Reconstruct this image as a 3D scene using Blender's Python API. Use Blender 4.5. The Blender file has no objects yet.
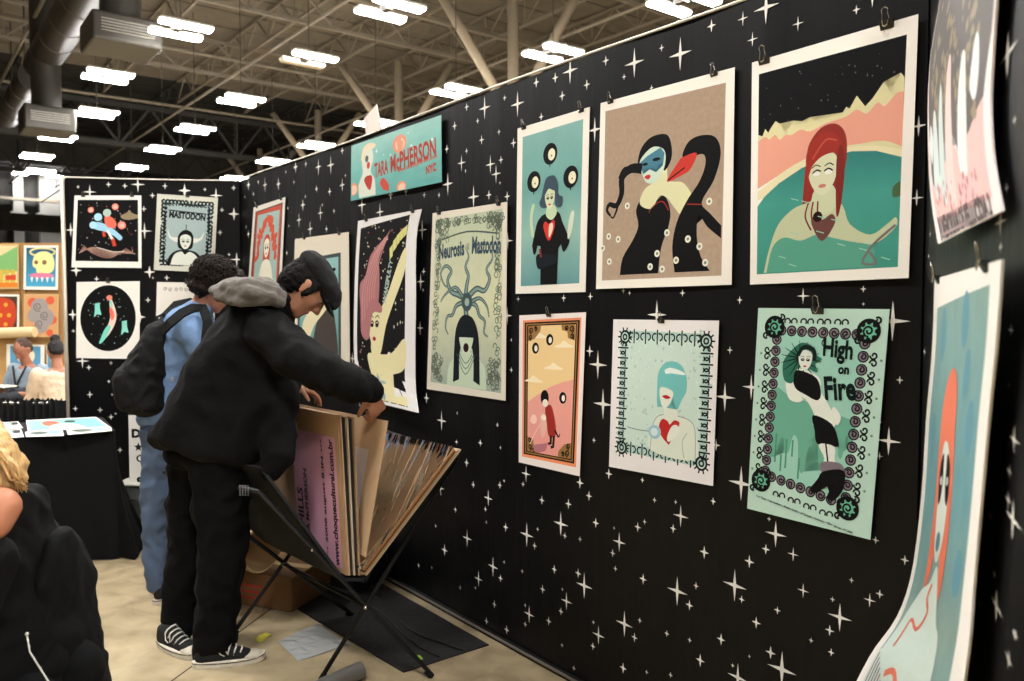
import bpy, bmesh, math, random
from mathutils import Vector, Matrix, noise
random.seed(7)
sc = bpy.context.scene
COL = sc.collection
# ------------------------------------------------------------------ camera, world, exposure
F = 800.0; EYE = 1.5; PITCH = math.atan(35.5 / F)
cam = bpy.data.cameras.new('camera'); camo = bpy.data.objects.new('camera', cam); COL.objects.link(camo)
cam.sensor_width = 36; cam.lens = F * 36 / 1024; cam.clip_start = 0.05; cam.clip_end = 400
camo.location = (0, 0, EYE); camo.rotation_euler = (math.pi/2 - PITCH, 0, 0)
cam.dof.use_dof = True; cam.dof.focus_distance = 2.8; cam.dof.aperture_fstop = 4.0
sc.camera = camo
w = bpy.data.worlds.new('world'); sc.world = w; w.use_nodes = True
w.node_tree.nodes['Background'].inputs[0].default_value = (1.0, 0.95, 0.88, 1)
w.node_tree.nodes['Background'].inputs[1].default_value = 0.02
vs = sc.view_settings; vs.view_transform = 'Standard'; vs.look = 'None'; vs.gamma = 1; vs.use_curve_mapping = False
vs.exposure = 0.0
LAMP = 268.0
sc.cycles.use_denoising = True
sc.cycles.sample_clamp_indirect = 6

# ------------------------------------------------------------------ reading points
def ray(px, py):
    x = (px - 512) / F; y = -(py - 340.5) / F
    c, s = math.cos(PITCH), math.sin(PITCH)
    return Vector((x, c + y*s, -s + y*c))
CP = Vector((0, 0, EYE))
def W(px, py, z):
    d = ray(px, py); return CP + d * (z / d.y)
def Hh(px, py, h):
    d = ray(px, py); return CP + d * ((h - EYE) / d.z)
def onplane(px, py, p0, n):
    d = ray(px, py); return CP + d * ((p0 - CP).dot(n) / d.dot(n))

# ------------------------------------------------------------------ materials
def lin(c):
    return tuple(((v/255)/12.92 if v/255 <= .04045 else ((v/255+.055)/1.055)**2.4) for v in c[:3])
_m = {}
def mat(col, rough=.6, metal=0, bump=0, bscale=30, vary=0, spec=.4, alpha=1, trans=0, emit=0, key=None, sheen=0, stretch=None, ior=1.45):
    k = (tuple(col), rough, metal, bump, bscale, vary, spec, alpha, trans, emit, sheen, stretch)
    if k in _m: return _m[k]
    m = bpy.data.materials.new('mat_%d' % len(_m)); m.use_nodes = True; nt = m.node_tree; b = nt.nodes['Principled BSDF']
    c = lin(col); b.inputs['Base Color'].default_value = (*c, 1)
    b.inputs['Roughness'].default_value = rough; b.inputs['Metallic'].default_value = metal
    b.inputs['Specular IOR Level'].default_value = spec
    b.inputs['Alpha'].default_value = alpha; b.inputs['Transmission Weight'].default_value = trans; b.inputs['IOR'].default_value = ior
    if sheen: b.inputs['Sheen Weight'].default_value = sheen
    if emit:
        b.inputs['Emission Color'].default_value = (1.0, .94, .84, 1); b.inputs['Emission Strength'].default_value = emit
    if bump or vary:
        tc = nt.nodes.new('ShaderNodeTexCoord'); mp = nt.nodes.new('ShaderNodeMapping'); nt.links.new(tc.outputs['Object'], mp.inputs[0])
        if stretch: mp.inputs['Scale'].default_value = stretch
        n = nt.nodes.new('ShaderNodeTexNoise'); n.inputs['Scale'].default_value = bscale; n.inputs['Detail'].default_value = 6
        nt.links.new(mp.outputs[0], n.inputs[0])
        if bump:
            bp = nt.nodes.new('ShaderNodeBump'); bp.inputs['Strength'].default_value = bump; bp.inputs['Distance'].default_value = .02
            nt.links.new(n.outputs[0], bp.inputs['Height']); nt.links.new(bp.outputs[0], b.inputs['Normal'])
        if vary:
            r = nt.nodes.new('ShaderNodeValToRGB'); r.color_ramp.elements[0].position = .3; r.color_ramp.elements[1].position = .7
            r.color_ramp.elements[0].color = (*[v*(1-vary) for v in c], 1); r.color_ramp.elements[1].color = (*[min(1, v*(1+vary)) for v in c], 1)
            nt.links.new(n.outputs[0], r.inputs[0]); nt.links.new(r.outputs[0], b.inputs['Base Color'])
    _m[k] = m; return m
_g = {}
def grad(stops, axis=1, noise_amt=0, nscale=30):
    """print ink that changes tone along the sheet (uv)"""
    k = (tuple(stops), axis, noise_amt)
    if k in _g: return _g[k]
    m = bpy.data.materials.new('ink_grad_%d' % len(_g)); m.use_nodes = True; nt = m.node_tree; b = nt.nodes['Principled BSDF']
    b.inputs['Roughness'].default_value = .55; b.inputs['Specular IOR Level'].default_value = .35
    uv = nt.nodes.new('ShaderNodeUVMap'); uv.uv_map = 'UVMap'; sp = nt.nodes.new('ShaderNodeSeparateXYZ'); nt.links.new(uv.outputs[0], sp.inputs[0])
    r = nt.nodes.new('ShaderNodeValToRGB'); e = r.color_ramp.elements
    while len(e) < len(stops): e.new(.5)
    for i, (p, c) in enumerate(stops): e[i].position = p; e[i].color = (*lin(c), 1)
    nt.links.new(sp.outputs[axis], r.inputs[0]); out = r.outputs[0]
    if noise_amt:
        n = nt.nodes.new('ShaderNodeTexNoise'); n.inputs['Scale'].default_value = nscale; n.inputs['Detail'].default_value = 5
        nt.links.new(uv.outputs[0], n.inputs[0])
        mx = nt.nodes.new('ShaderNodeMix'); mx.data_type = 'RGBA'; mx.blend_type = 'SOFT_LIGHT'; mx.inputs[0].default_value = noise_amt*.7
        nt.links.new(out, mx.inputs[6]); nt.links.new(n.outputs[0], mx.inputs[7]); out = mx.outputs[2]
    nt.links.new(out, b.inputs['Base Color']); _g[k] = m; return m

# ------------------------------------------------------------------ object helpers
def tag(o, label=None, cat=None, group=None, kind=None):
    if label: o['label'] = label
    if cat: o['category'] = cat
    if group: o['group'] = group
    if kind: o['kind'] = kind
    return o
def empty(name, loc, label=None, cat=None, group=None):
    o = bpy.data.objects.new(name, None); COL.objects.link(o); o.location = loc; o.empty_display_size = .1
    o.rotation_mode = 'XYZ'; tag(o, label, cat, group); return o
def link_mesh(name, me, parent=None, smooth=True, recenter=True):
    """mesh given in world coordinates; origin goes to its middle (or its thing's origin)"""
    o = bpy.data.objects.new(name, me); COL.objects.link(o)
    if parent is not None:
        pl = parent_loc(parent); 
        for v in me.vertices: v.co -= pl
        o.parent = parent
    elif recenter and len(me.vertices):
        lo = Vector([min(v.co[i] for v in me.vertices) for i in range(3)]); hi = Vector([max(v.co[i] for v in me.vertices) for i in range(3)])
        c = Vector(((lo.x+hi.x)/2, (lo.y+hi.y)/2, lo.z))
        for v in me.vertices: v.co -= c
        o.location = c
    if smooth:
        me.polygons.foreach_set('use_smooth', [True]*len(me.polygons))
    me.update(); return o
def parent_loc(p):
    l = Vector(p.location)
    while p.parent: p = p.parent; l += Vector(p.location)
    return l
class MB:
    def __init__(s): s.bm = bmesh.new(); s.mats = []; s.cur = 0
    def m(s, material):
        if material not in s.mats: s.mats.append(material)
        s.cur = s.mats.index(material); return s
    def _mark(s, faces):
        for f in faces: f.material_index = s.cur
    def poly(s, pts):
        vs_ = [s.bm.verts.new(p) for p in pts]; f = s.bm.faces.new(vs_); f.material_index = s.cur; return f
    def box(s, c, size, rot=None, bevel=0):
        r = bmesh.ops.create_cube(s.bm, size=1); vs_ = r['verts']
        M = Matrix.Translation(Vector(c)) @ (rot.to_4x4() if rot else Matrix()) @ Matrix.Diagonal((*size, 1))
        fs = {f for v in vs_ for f in v.link_faces}; s._mark(fs)
        bmesh.ops.transform(s.bm, matrix=M, verts=vs_)
        if bevel:
            es = list({e for v in vs_ for e in v.link_edges})
            rr = bmesh.ops.bevel(s.bm, geom=es, offset=bevel, segments=2, profile=.5, affect='EDGES'); s._mark(rr['faces'])
        return s
    def tube(s, pts, r, seg=8, caps=True, r2=None):
        pts = [Vector(p) for p in pts]; n = len(pts); rings = []
        up = None
        for i, p in enumerate(pts):
            t = (pts[min(i+1, n-1)] - pts[max(i-1, 0)]).normalized()
            if up is None: up = Vector((0, 0, 1)) if abs(t.z) < .9 else Vector((1, 0, 0))
            a = t.cross(up).normalized(); b = t.cross(a).normalized()
            up = a.cross(t).normalized()
            rr = r[i] if isinstance(r, (list, tuple)) else (r + (r2 - r)*i/(n-1) if r2 is not None else r)
            rings.append([s.bm.verts.new(p + (a*math.cos(2*math.pi*k/seg) + b*math.sin(2*math.pi*k/seg))*rr) for k in range(seg)])
        fs = []
        for i in range(n-1):
            for k in range(seg):
                fs.append(s.bm.faces.new([rings[i][k], rings[i][(k+1) % seg], rings[i+1][(k+1) % seg], rings[i+1][k]]))
        if caps: fs.append(s.bm.faces.new(rings[0][::-1])); fs.append(s.bm.faces.new(rings[-1]))
        s._mark(fs); return s
    def bar(s, a, b, wx, wz):
        a, b = Vector(a), Vector(b); t = (b-a); L = t.length; q = t.to_track_quat('X', 'Z')
        return s.box((a+b)/2, (L, wx, wz), q.to_matrix())
    def ball(s, c, r, seg=16, M=None):
        if not hasattr(r, '__len__'): r = (r, r, r)
        q = bmesh.ops.create_uvsphere(s.bm, u_segments=seg, v_segments=max(6, seg//2), radius=1)
        T = Matrix.Translation(Vector(c)) @ (M.to_4x4() if M else Matrix()) @ Matrix.Diagonal((*r, 1))
        bmesh.ops.transform(s.bm, matrix=T, verts=q['verts']); s._mark({f for v in q['verts'] for f in v.link_faces}); return s
    def hull(s, balls, seg=12, M=None):
        pts = []
        for c, r in balls:
            if not hasattr(r, '__len__'): r = (r, r, r)
            for i in range(seg//2+1):
                th = math.pi*i/(seg//2)
                for k in range(seg if 0 < i < seg//2 else 1):
                    ph = 2*math.pi*k/seg
                    v = Vector((r[0]*math.sin(th)*math.cos(ph), r[1]*math.sin(th)*math.sin(ph), r[2]*math.cos(th)))
                    if M: v = M @ v
                    pts.append(s.bm.verts.new(Vector(c)+v))
        rr = bmesh.ops.convex_hull(s.bm, input=pts, use_existing_faces=False)
        dele = [g for g in rr['geom_interior'] if isinstance(g, bmesh.types.BMVert)] + [g for g in rr['geom_unused'] if isinstance(g, bmesh.types.BMVert)]
        s._mark([g for g in rr['geom'] if isinstance(g, bmesh.types.BMFace)])
        if dele: bmesh.ops.delete(s.bm, geom=list(set(dele)), context='VERTS')
        return s
    def chain(s, pr, seg=12):
        for a, b in zip(pr, pr[1:]): s.hull([a, b], seg)
        return s
    def grid(s, fn, nu, nv, closed=False):
        vs_ = [[s.bm.verts.new(fn(i/nu, j/nv)) for i in range(nu+1)] for j in range(nv+1)]; fs = []
        for j in range(nv):
            for i in range(nu):
                fs.append(s.bm.faces.new([vs_[j][i], vs_[j+1][i], vs_[j+1][i+1], vs_[j][i+1]]))
        s._mark(fs); return s
    def mesh(s, name='m'):
        me = bpy.data.meshes.new(name); bmesh.ops.recalc_face_normals(s.bm, faces=s.bm.faces) if not getattr(s, 'keep', 0) else None
        s.bm.to_mesh(me); s.bm.free()
        for x in s.mats: me.materials.append(x)
        return me
    def build(s, name, parent=None, smooth=False, **k):
        me = s.mesh(name); o = link_mesh(name, me, parent, smooth)
        if k.get('auto'): 
            me.polygons.foreach_set('use_smooth', [True]*len(me.polygons)); me.set_sharp_from_angle(angle=math.radians(40))
        return o
def remeshed(mb, name, parent, voxel, smooth_it=6, disp=0, dscale=.2, sub=0, smooth_f=.5):
    """union of overlapping volumes as one continuous skin"""
    me = mb.mesh(name); o = bpy.data.objects.new('tmp', me); COL.objects.link(o)
    r = o.modifiers.new('r', 'REMESH'); r.mode = 'VOXEL'; r.voxel_size = voxel
    if smooth_it: sm = o.modifiers.new('s', 'SMOOTH'); sm.iterations = smooth_it; sm.factor = smooth_f
    dg = bpy.context.evaluated_depsgraph_get(); dg.update()
    me2 = bpy.data.meshes.new_from_object(o.evaluated_get(dg)); bpy.data.objects.remove(o); bpy.data.meshes.remove(me)
    if disp:
        no = [Vector(v.normal) for v in me2.vertices]
        for v, n_ in zip(me2.vertices, no):
            q = Vector(v.co) / dscale
            v.co += n_ * disp * (noise.noise(q) + .5*noise.noise(q*2.1) + .9*(.5-abs(noise.noise(q*1.3+Vector((3, 7, 1)))*2)))
    me2.name = name
    if mb.mats and not me2.materials:
        for x in mb.mats: me2.materials.append(x)
    return link_mesh(name, me2, parent, True)
def struct(o): o['kind'] = 'structure'; return o
# ------------------------------------------------------------------ the booth walls
HW = 2.44
LA = Hh(240, 181, HW); LB0 = Hh(740, 2, HW)
UL = (LB0 - LA); UL.z = 0; UL.normalize()                 # along the long wall, left -> right
NL = Vector((UL.y, -UL.x, 0)); NL = NL if NL.y < 0 else -NL   # toward the room
C1 = Vector((LA.x, LA.y, 0))
nlp = LA
def L(px, py, off=0.0): return onplane(px, py, nlp + NL*off, NL)
C2 = L(924, 305); C2.z = 0
BL_ = Hh(65, 178, HW); C0 = Vector((BL_.x, BL_.y, 0)); UB = (C1 - C0).normalized()
NB = Vector((UB.y, -UB.x, 0)); NB = NB if NB.y < 0 else -NB
def B(px, py, off=0.0): return onplane(px, py, C0 + NB*off, NB)
C3d = Vector((0.70, 1.15, 0)); UR = (C3d - C2).normalized(); C3 = C2 + UR*1.75
NR = Vector((UR.y, -UR.x, 0)); NR = NR if NR.x < 0 else -NR
def R(px, py, off=0.0): return onplane(px, py, C2 + NR*off, NR)

def cloth_mat():
    m = mat((5, 5, 6), rough=.46, bump=.08, bscale=5, spec=.26, stretch=(5, 5, .5)); return m
STARM = mat((225, 222, 214), rough=.7)
WHITEM = mat((225, 218, 205), rough=.5)
stars_L = [(442,113,10),(447,107,3),(467,107,4),(455,126,4.5),(485,108,11),(492,94,3),(478,121,3),(505.5,98,3),(518,104,12),(537,82.6,5),(556,78,5),(563,96,5),(571,71,12.5),(577,62,3.5),(588,85,5),(542,117,4),(500,132,3),(482,140,4.5),(514,143,5),(447,149,4.5),(596,130,12),
(607,61,5),(625,77,3),(635,63,14),(652,88,3),(662,48,3.5),(680.5,54,15.5),(712,26,6),(744,19,7),(754,40,7),(768,8,16),(799,24,7),(857,10,4.5),(873,-3,10),(919,126,10),(917,198,8),(864,289,3.5),(893,321,19),(864,304,2),(889,441,14),(915,415,11),(880,456,4),(881,422,2),(876,540,4),(870,600,7),(880,594,4.5),(876,669,5),
(467,151,3),(462,163,8),(491,164.5,9),(502,160,4),(497,174,9),(466,171,2),(501,183,2),(448,184,11),(474,197,11),(439,195,3),(424,195,3),(406,191.5,4),(489.5,195,5),(508,196.5,5),(422,230,10),(423.5,271.6,4),(420.5,281.6,8.5),(423,290,2),(508.5,241,9),(508,315.6,9),(420,328,7),
(249,185,5.5),(258.5,182,2.5),(265.6,185,7),(279,184,6),(286,172,2.5),(295.5,167,6),(306,164,3.5),(319,167,8),(331,165,9),(342,150.6,4),(359,140,4),(375,139,2.5),(245,197,2),(254,194,2.5),(294,182,2.5),(317,189,3.5),(330,191.6,4),(342,185,7),(345,175.5,2),(305.5,196.6,2.5),(303,205,6),(299,220,7),(321,213,7),(323,205,2),(334,211,3),(310.5,229,7.5),(327,229,3.5),(362,205,9),(380,212,9),(391,195,5.5),(289,226,2),(246.6,227,2.5),(249,234,4.5),(288,208,2.5),(352,358.5,6),(287,253,3),(360,405,3),
(442,420.6,10),(458,413,2),(426.5,398,6),(498.5,425,2.5),(481,443,4),(467.6,462.6,4.5),(457.5,442,3),(501.6,447.6,2),(474,484.7,3.5),(489,498,8.5),(501,485,4),(505,480.7,2),(486,509,3),(527,473.6,8.5),(524,484,3),(543,500,4.5),(569.6,503.7,5),(581,482.5,6),(590,495.7,5),(562,523.5,12),(566,535.5,3.5),(596.6,522.7,5),(581,539,3),(506.5,527,4.5),(527.7,534.6,12),(535.6,545.6,4),(538.7,529,2.5),(487,522,2),(468,538,9),(456,509.4,3.5),(445,550,6),(494,566.4,10),(501.6,578,4),(505,562,2),(479,578.8,8),(461,587.6,2.5),(476,587.6,2),(555.5,569,4.5),(523,571,2.5),(579,573,5),(585,585.4,13),(567.4,601,9),(563.5,589,2),(562,611,4),(543.6,589,4.5),(530,614,9),(526,605,2),(526,624,3),(549.8,620.7,4.5),(495.4,604,4),(487,621,4),(459,615.4,9),(476,631,4),(507.4,629.6,4.5),(500.3,646,9.5),(511.8,648.5,4),(529,661,4.5),(547.6,658,12),(559,674.6,2.5),(563,645,2.5),(574.5,668,3),(599,635,9.5),(594,622,2.5),(593.5,646,4),(615.6,568.6,3),(401,591,6),(409,594,2),(432,598.6,6),(418.6,565.5,3),(432,567.7,2),(392,571,2),(436,525.8,2.5),(441,488,8),
(609.5,473.6,5.5),(642.8,480,3),(614.5,528,2),(638,527,5),(645,521.7,3),(619.4,542,10),(613,553,4),(643.5,579,5.5),(681,516,11),(676,502,2.5),(673.5,528.4,4.5),(714,501,4),(742.5,483,17),(705,552,6.5),(677.4,591,14.5),(696.5,585.7,4),(689.8,605,5.5),(751,561,6.5),(735.8,585,16),(743,599,4),(767.6,548.6,5),(770.8,518.5,2.5),(777,533.7,13),(794,554,7),(804,590.3,7.5),(778.6,609.8,4),(758,621.8,6),(722,639,6),(700.8,660,6.5),(733.7,665,2.5),(739,677,14),(751,655.8,2),(772,652,6.5),(782.8,669,18),(833.4,599,3),(840.5,616.9,14),(830.6,630,5.5),(667,633.5,3.5),(624.4,624,13),(634.6,637.4,5),(640,620.4,3),(623,668,5.5),(670.7,675,3),(832,652,4),(647,672,2.5),
(591,351,6),(599,364.6,14),(604,404,15),(725.9,397,14),(657.4,314.7,14),(717,444.8,6),(753,387,12),(624,290.6,3),(630,293,2.5),(683,293,4),(591.7,296.5,4),(565,298,4),(519,299,3),(804,296,8),(741,300,4),(905,560,5),(900,380,4),(595,440,3),(731,350,4),(512,370,3),(512,340,2),(900,620,3),(812,640,3),(852,580,3),(655,500,3),(690,640,3)]
stars_B = [(78.5,187,2),(90,192,7),(108.7,184.5,3),(125,186,3),(138,184.5,7.5),(143.6,182,1.5),(152.5,195.5,3),(144,209,3),(165,186,3),(184.7,190.6,6.5),(192,184,1.5),(205,189.5,2),(216,195.5,7),(233.7,188,3),(234,214,6),(220,232.5,3),(144.7,231,8),(71,230,7),(69.5,282,3),(76.5,270.5,6),(96.7,279,3),(149.6,272,6),(166.8,277.8,3),(153,277.8,1.5),(73,314.6,5.5),(140,317,6),(229,254.5,2),(236.7,259.5,7),(73.5,331,2),(82.7,361,7),(89,367.5,3),(111,363,2),(64.5,378,1.5),(90,394.5,3.5),(108.7,381.5,2),(112,394.5,1.5),(67,402,6),(75.6,408.5,3),(111,417,3),(115.5,413.6,1.5),(148,300,3),(69,350,3),(120,380,4),(100,410,3),(222,210,2.5),(228,280,4),(68,212,2.5),(148,345,4),(133,372,2.5),(222,300,5),(234,330,4),(225,350,3),(72,455,4),(95,470,5),(120,450,3)]
stars_R = [(1008,54,22),(1007,188,5),(1001,222,14),(1001,247,5),(1017,440,14),(1011,471,7),(1010,500,10),(991,516,6),(995,574,5),(997,606,16),(981,604,4),(1019,635,6),(1016,520,20),(931,234,4),(929.5,256,3),(925.5,352,5),(1012,330,7),(1012,660,10),(1015,120,5),(1010,385,4),(930,38,8),(930,640,8),(940,660,5),(920,470,5)]

def fold(t, h, seed, amp):
    q = noise.noise(Vector((t*2.3+seed, h*.25, seed*3)))*.6 + noise.noise(Vector((t*6.0+seed, h*.35, 9+seed)))*.4
    q += .35*math.exp(-((t*.9+seed) % 1.22 - .6)**2*260)
    return amp * q
def drape_wall(name, A, U, N, length, seed, amp, stars, unproj, wide=1):
    mb = MB(); mb.keep = 1
    n = max(12, int(length*26)); nz = 20
    def surf(t, h, off=0.0): return A + U*t + Vector((0, 0, h)) + N*(fold(t, h, seed, amp) + off)
    mb.m(cloth_mat())
    mb.grid(lambda u, v: surf(u*length, (1-v)*(HW-.03)+.03), n, nz)
    # back and edges of the panel
    th = .05
    a, b = A - N*th, A + U*length - N*th
    mb.m(mat((60, 58, 55), rough=.8))
    mb.poly([a+Vector((0, 0, .03)), a+Vector((0, 0, HW)), b+Vector((0, 0, HW)), b+Vector((0, 0, .03))])
    mb.m(cloth_mat())
    for t in (0, length):
        p = A + U*t
        mb.poly([p - N*th+Vector((0, 0, .03)), p + N*(amp)+Vector((0, 0, .03)), p+N*amp+Vector((0, 0, HW)), p-N*th+Vector((0, 0, HW))])
    mb.poly([A - N*th+Vector((0, 0, HW)), A + N*.003+Vector((0, 0, HW)), A+U*length+N*.003+Vector((0, 0, HW)), A+U*length-N*th+Vector((0, 0, HW))])
    mb.m(STARM); used = []
    ex = list(stars)
    for (px, py, r) in ex:
        if any((px-a_)**2+(py-b_)**2 < 7 for a_, b_ in used): continue
        used.append((px, py))
        p = unproj(px, py); t = (p - A).dot(U); h = p.z
        if not (.02 < t < length-.02 and .05 < h < HW-.03): continue
        rr = r * (p.y / F) * 1.06
        k = .16 if r > 6.5 else .26
        pts = []
        for i in range(8):
            ang = i*math.pi/4 + math.pi/2
            q = rr * ((1 if i % 4 == 0 else .88) if i % 2 == 0 else k*.95)
            pts.append((t + q*math.cos(ang)*wide, h + q*math.sin(ang)))
        c = surf(t, h, .0022)
        for i in range(8):
            a_, b_ = pts[i], pts[(i+1) % 8]
            mb.poly([c, surf(*a_, .0022), surf(*b_, .0022)])
    o = mb.build(name, smooth=True); struct(o); return o, surf
LEN_L = (C2 - C1).length; LEN_B = (C1 - C0).length; LEN_R = (C3 - C2).length
_, surfL = drape_wall('wall_back', C1, UL, NL, LEN_L, 1.3, .010, stars_L, L)
_, surfB = drape_wall('wall_left', C0, UB, NB, LEN_B, 4.2, .010, stars_B, B)
_, surfR = drape_wall('wall_right', C2, UR, NR, LEN_R, 8.1, .006, stars_R, R, 2.4)
# pale welt along the tops, bottom rails and the left end pole
k = 0
for (A, U, N, ln) in ((C1, UL, NL, LEN_L), (C0, UB, NB, LEN_B), (C2, UR, NR, LEN_R)):
    k += 1; mb = MB(); mb.m(WHITEM)
    pts = []
    for i in range(41):
        t = ln*i/40; pts.append(A + U*t + N*.004 + Vector((0, 0, HW + .006 + .006*math.sin(t*2.1+k))))
    mb.tube(pts, .005, 6); struct(mb.build('trim_%d' % k, smooth=True))
    k += 1; mb = MB(); mb.m(mat((150, 146, 140), rough=.35, metal=.6))
    mb.bar(A + N*.022 + Vector((0, 0, .02)), A + U*ln + N*.022 + Vector((0, 0, .02)), .008, .008)
    mb.m(mat((22, 22, 22), rough=.6)); mb.bar(A + N*.0 + Vector((0, 0, .013)), A + U*ln + Vector((0, 0, .013)), .035, .024)
    struct(mb.build('trim_%d' % k))
k += 1; mb = MB(); mb.m(mat((190, 178, 160), rough=.4, metal=.3)); mb.tube([C0 - UB*.02, C0 - UB*.02 + Vector((0, 0, HW+.01))], .016, 10); struct(mb.build('trim_%d' % k, smooth=True))

# ------------------------------------------------------------------ floor and hall shell
def floor_mat():
    m = bpy.data.materials.new('concrete'); m.use_nodes = True; nt = m.node_tree; b = nt.nodes['Principled BSDF']
    tc = nt.nodes.new('ShaderNodeTexCoord')
    n1 = nt.nodes.new('ShaderNodeTexNoise'); n1.inputs['Scale'].default_value = .9; n1.inputs['Detail'].default_value = 8; n1.inputs['Roughness'].default_value = .65
    n2 = nt.nodes.new('ShaderNodeTexNoise'); n2.inputs['Scale'].default_value = 7; n2.inputs['Detail'].default_value = 8; n2.inputs['Distortion'].default_value = .6
    nt.links.new(tc.outputs['Object'], n1.inputs[0]); nt.links.new(tc.outputs['Object'], n2.inputs[0])
    mx = nt.nodes.new('ShaderNodeMix'); mx.data_type = 'FLOAT'; mx.inputs[0].default_value = .45
    nt.links.new(n1.outputs[0], mx.inputs[2]); nt.links.new(n2.outputs[0], mx.inputs[3])
    r = nt.nodes.new('ShaderNodeValToRGB'); e = r.color_ramp.elements; e[0].position = .36; e[1].position = .66
    e[0].color = (*lin((128, 112, 86)), 1); e[1].color = (*lin((190, 174, 142)), 1)
    q = e.new(.5); q.color = (*lin((166, 149, 118)), 1)
    nt.links.new(mx.outputs[0], r.inputs[0]); nt.links.new(r.outputs[0], b.inputs['Base Color'])
    b.inputs['Roughness'].default_value = .42; b.inputs['Specular IOR Level'].default_value = .4
    bp = nt.nodes.new('ShaderNodeBump'); bp.inputs['Strength'].default_value = .12; nt.links.new(n2.outputs[0], bp.inputs['Height']); nt.links.new(bp.outputs[0], b.inputs['Normal'])
    return m
mb = MB(); mb.m(floor_mat())
ctr = Vector((-10, 35, 0)); GD = Vector((-.616, .787, 0)); CD = Vector((.787, .616, 0))
RG = Matrix(((CD.x, GD.x, 0), (CD.y, GD.y, 0), (0, 0, 1)))
def G(a, b, h): return GD*a + CD*b + Vector((0, 0, h))
mb.poly([G(-14, -50, 0), G(85, -50, 0), G(85, 50, 0), G(-14, 50, 0)]); struct(mb.build('floor'))
# saw cut joint in the slab
mb = MB(); mb.m(mat((70, 60, 46), rough=.9))
a, b = Hh(172, 681, .0), Hh(300, 588, .0)
dd = (b-a).normalized(); sd = dd.cross(Vector((0, 0, 1)))*.004
mb.poly([a-dd*1-sd+Vector((0, 0, .0012)), a-dd*1+sd+Vector((0, 0, .0012)), b+dd*1.2+sd+Vector((0, 0, .0012)), b+dd*1.2-sd+Vector((0, 0, .0012))]); struct(mb.build('trim_20'))
ROOF = 13.5
mb = MB(); mb.m(mat((104, 97, 87), rough=.85, bump=.3, bscale=2, vary=.12))
# ribbed deck
nr = 100
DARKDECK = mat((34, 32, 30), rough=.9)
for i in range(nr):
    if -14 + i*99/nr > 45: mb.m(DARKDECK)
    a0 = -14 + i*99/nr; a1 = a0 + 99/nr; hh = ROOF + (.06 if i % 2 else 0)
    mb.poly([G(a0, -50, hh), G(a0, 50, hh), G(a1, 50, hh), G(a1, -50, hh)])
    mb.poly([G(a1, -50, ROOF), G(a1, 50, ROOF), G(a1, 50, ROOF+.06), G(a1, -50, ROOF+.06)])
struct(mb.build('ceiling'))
mb = MB(); mb.m(mat((62, 60, 58), rough=.8, vary=.1, bscale=.4))
mb.box(G(85.2, 0, ROOF/2), (100, .4, ROOF), RG)
struct(mb.build('wall_far'))
# ------------------------------------------------------------------ roof steel
STEEL = mat((122, 114, 101), rough=.6, vary=.08, bscale=3)
DSTEEL = mat((60, 56, 50), rough=.65)
tn = 30
def ab(px, py, h):
    p = Hh(px, py, h); return p.dot(GD), p.dot(CD)
def truss(a0, b0, a1, b1, top, bot, panel, r, rw, m):
    """one plane truss between two plan points: chords and zigzag web"""
    global tn
    mb = MB(); mb.m(m)
    A_, B_ = G(a0, b0, 0), G(a1, b1, 0); n = max(2, round((B_-A_).length/panel)); Z = Vector((0, 0, 1))
    mb.bar(A_+Z*top, B_+Z*top, r, r); mb.bar(A_+Z*bot, B_+Z*bot, r, r)
    for i in range(n):
        p = A_.lerp(B_, i/n); q = A_.lerp(B_, (i+.5)/n); s = A_.lerp(B_, (i+1)/n)
        mb.bar(p+Z*bot, q+Z*top, rw, rw); mb.bar(q+Z*top, s+Z*bot, rw, rw); mb.bar(p+Z*bot, p+Z*top, rw*.8, rw*.8)
    struct(mb.build('trim_%d' % tn)); tn += 1
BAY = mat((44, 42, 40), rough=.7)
for b in [x*3.6-9 for x in range(15)]:                        # joists along the hall, the last bays in a darker tone
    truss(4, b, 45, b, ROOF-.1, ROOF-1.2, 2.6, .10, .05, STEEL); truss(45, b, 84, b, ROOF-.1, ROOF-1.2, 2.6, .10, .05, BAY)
for a in (19, 27.5, 36):                         # cross trusses
    truss(a, -12, a, 48, ROOF-.5, ROOF-1.9, 3.2, .13, .06, STEEL)
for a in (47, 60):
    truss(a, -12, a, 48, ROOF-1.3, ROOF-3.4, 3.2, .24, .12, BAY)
for a in (14, 24.5, 33.5, 43, 54):
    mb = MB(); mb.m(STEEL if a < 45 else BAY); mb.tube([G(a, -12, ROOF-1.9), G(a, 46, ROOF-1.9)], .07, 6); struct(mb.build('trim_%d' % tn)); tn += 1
for b in (-3.2, 4.1, 11.5, 19):
    mb = MB(); mb.m(STEEL); mb.tube([G(4, b, ROOF-2.6), G(84, b, ROOF-2.6)], .06, 6); struct(mb.build('trim_%d' % tn)); tn += 1
# deep dark girders near the far wall, conduit line, pilasters
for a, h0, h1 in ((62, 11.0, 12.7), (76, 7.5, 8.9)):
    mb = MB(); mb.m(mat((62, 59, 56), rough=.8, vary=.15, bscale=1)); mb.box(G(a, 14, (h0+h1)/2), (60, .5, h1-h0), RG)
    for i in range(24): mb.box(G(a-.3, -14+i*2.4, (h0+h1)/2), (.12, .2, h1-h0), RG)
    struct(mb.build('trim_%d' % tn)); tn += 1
for px, wd in ((47, 1.9), (12, .8)):
    a, b = ab(px, 240, 1.5+65*84/800); 
    p = W(px, 220, 76); a, b = 84.4, p.dot(CD)
    mb = MB(); mb.m(mat((128, 126, 122), rough=.7)); mb.box(G(a, b, 6.6), (wd, .8, 13.2), RG); mb.box(G(a-.1, b, 9.4), (wd+.5, 1.2, .9), RG)
    struct(mb.build('trim_%d' % tn)); tn += 1
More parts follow.
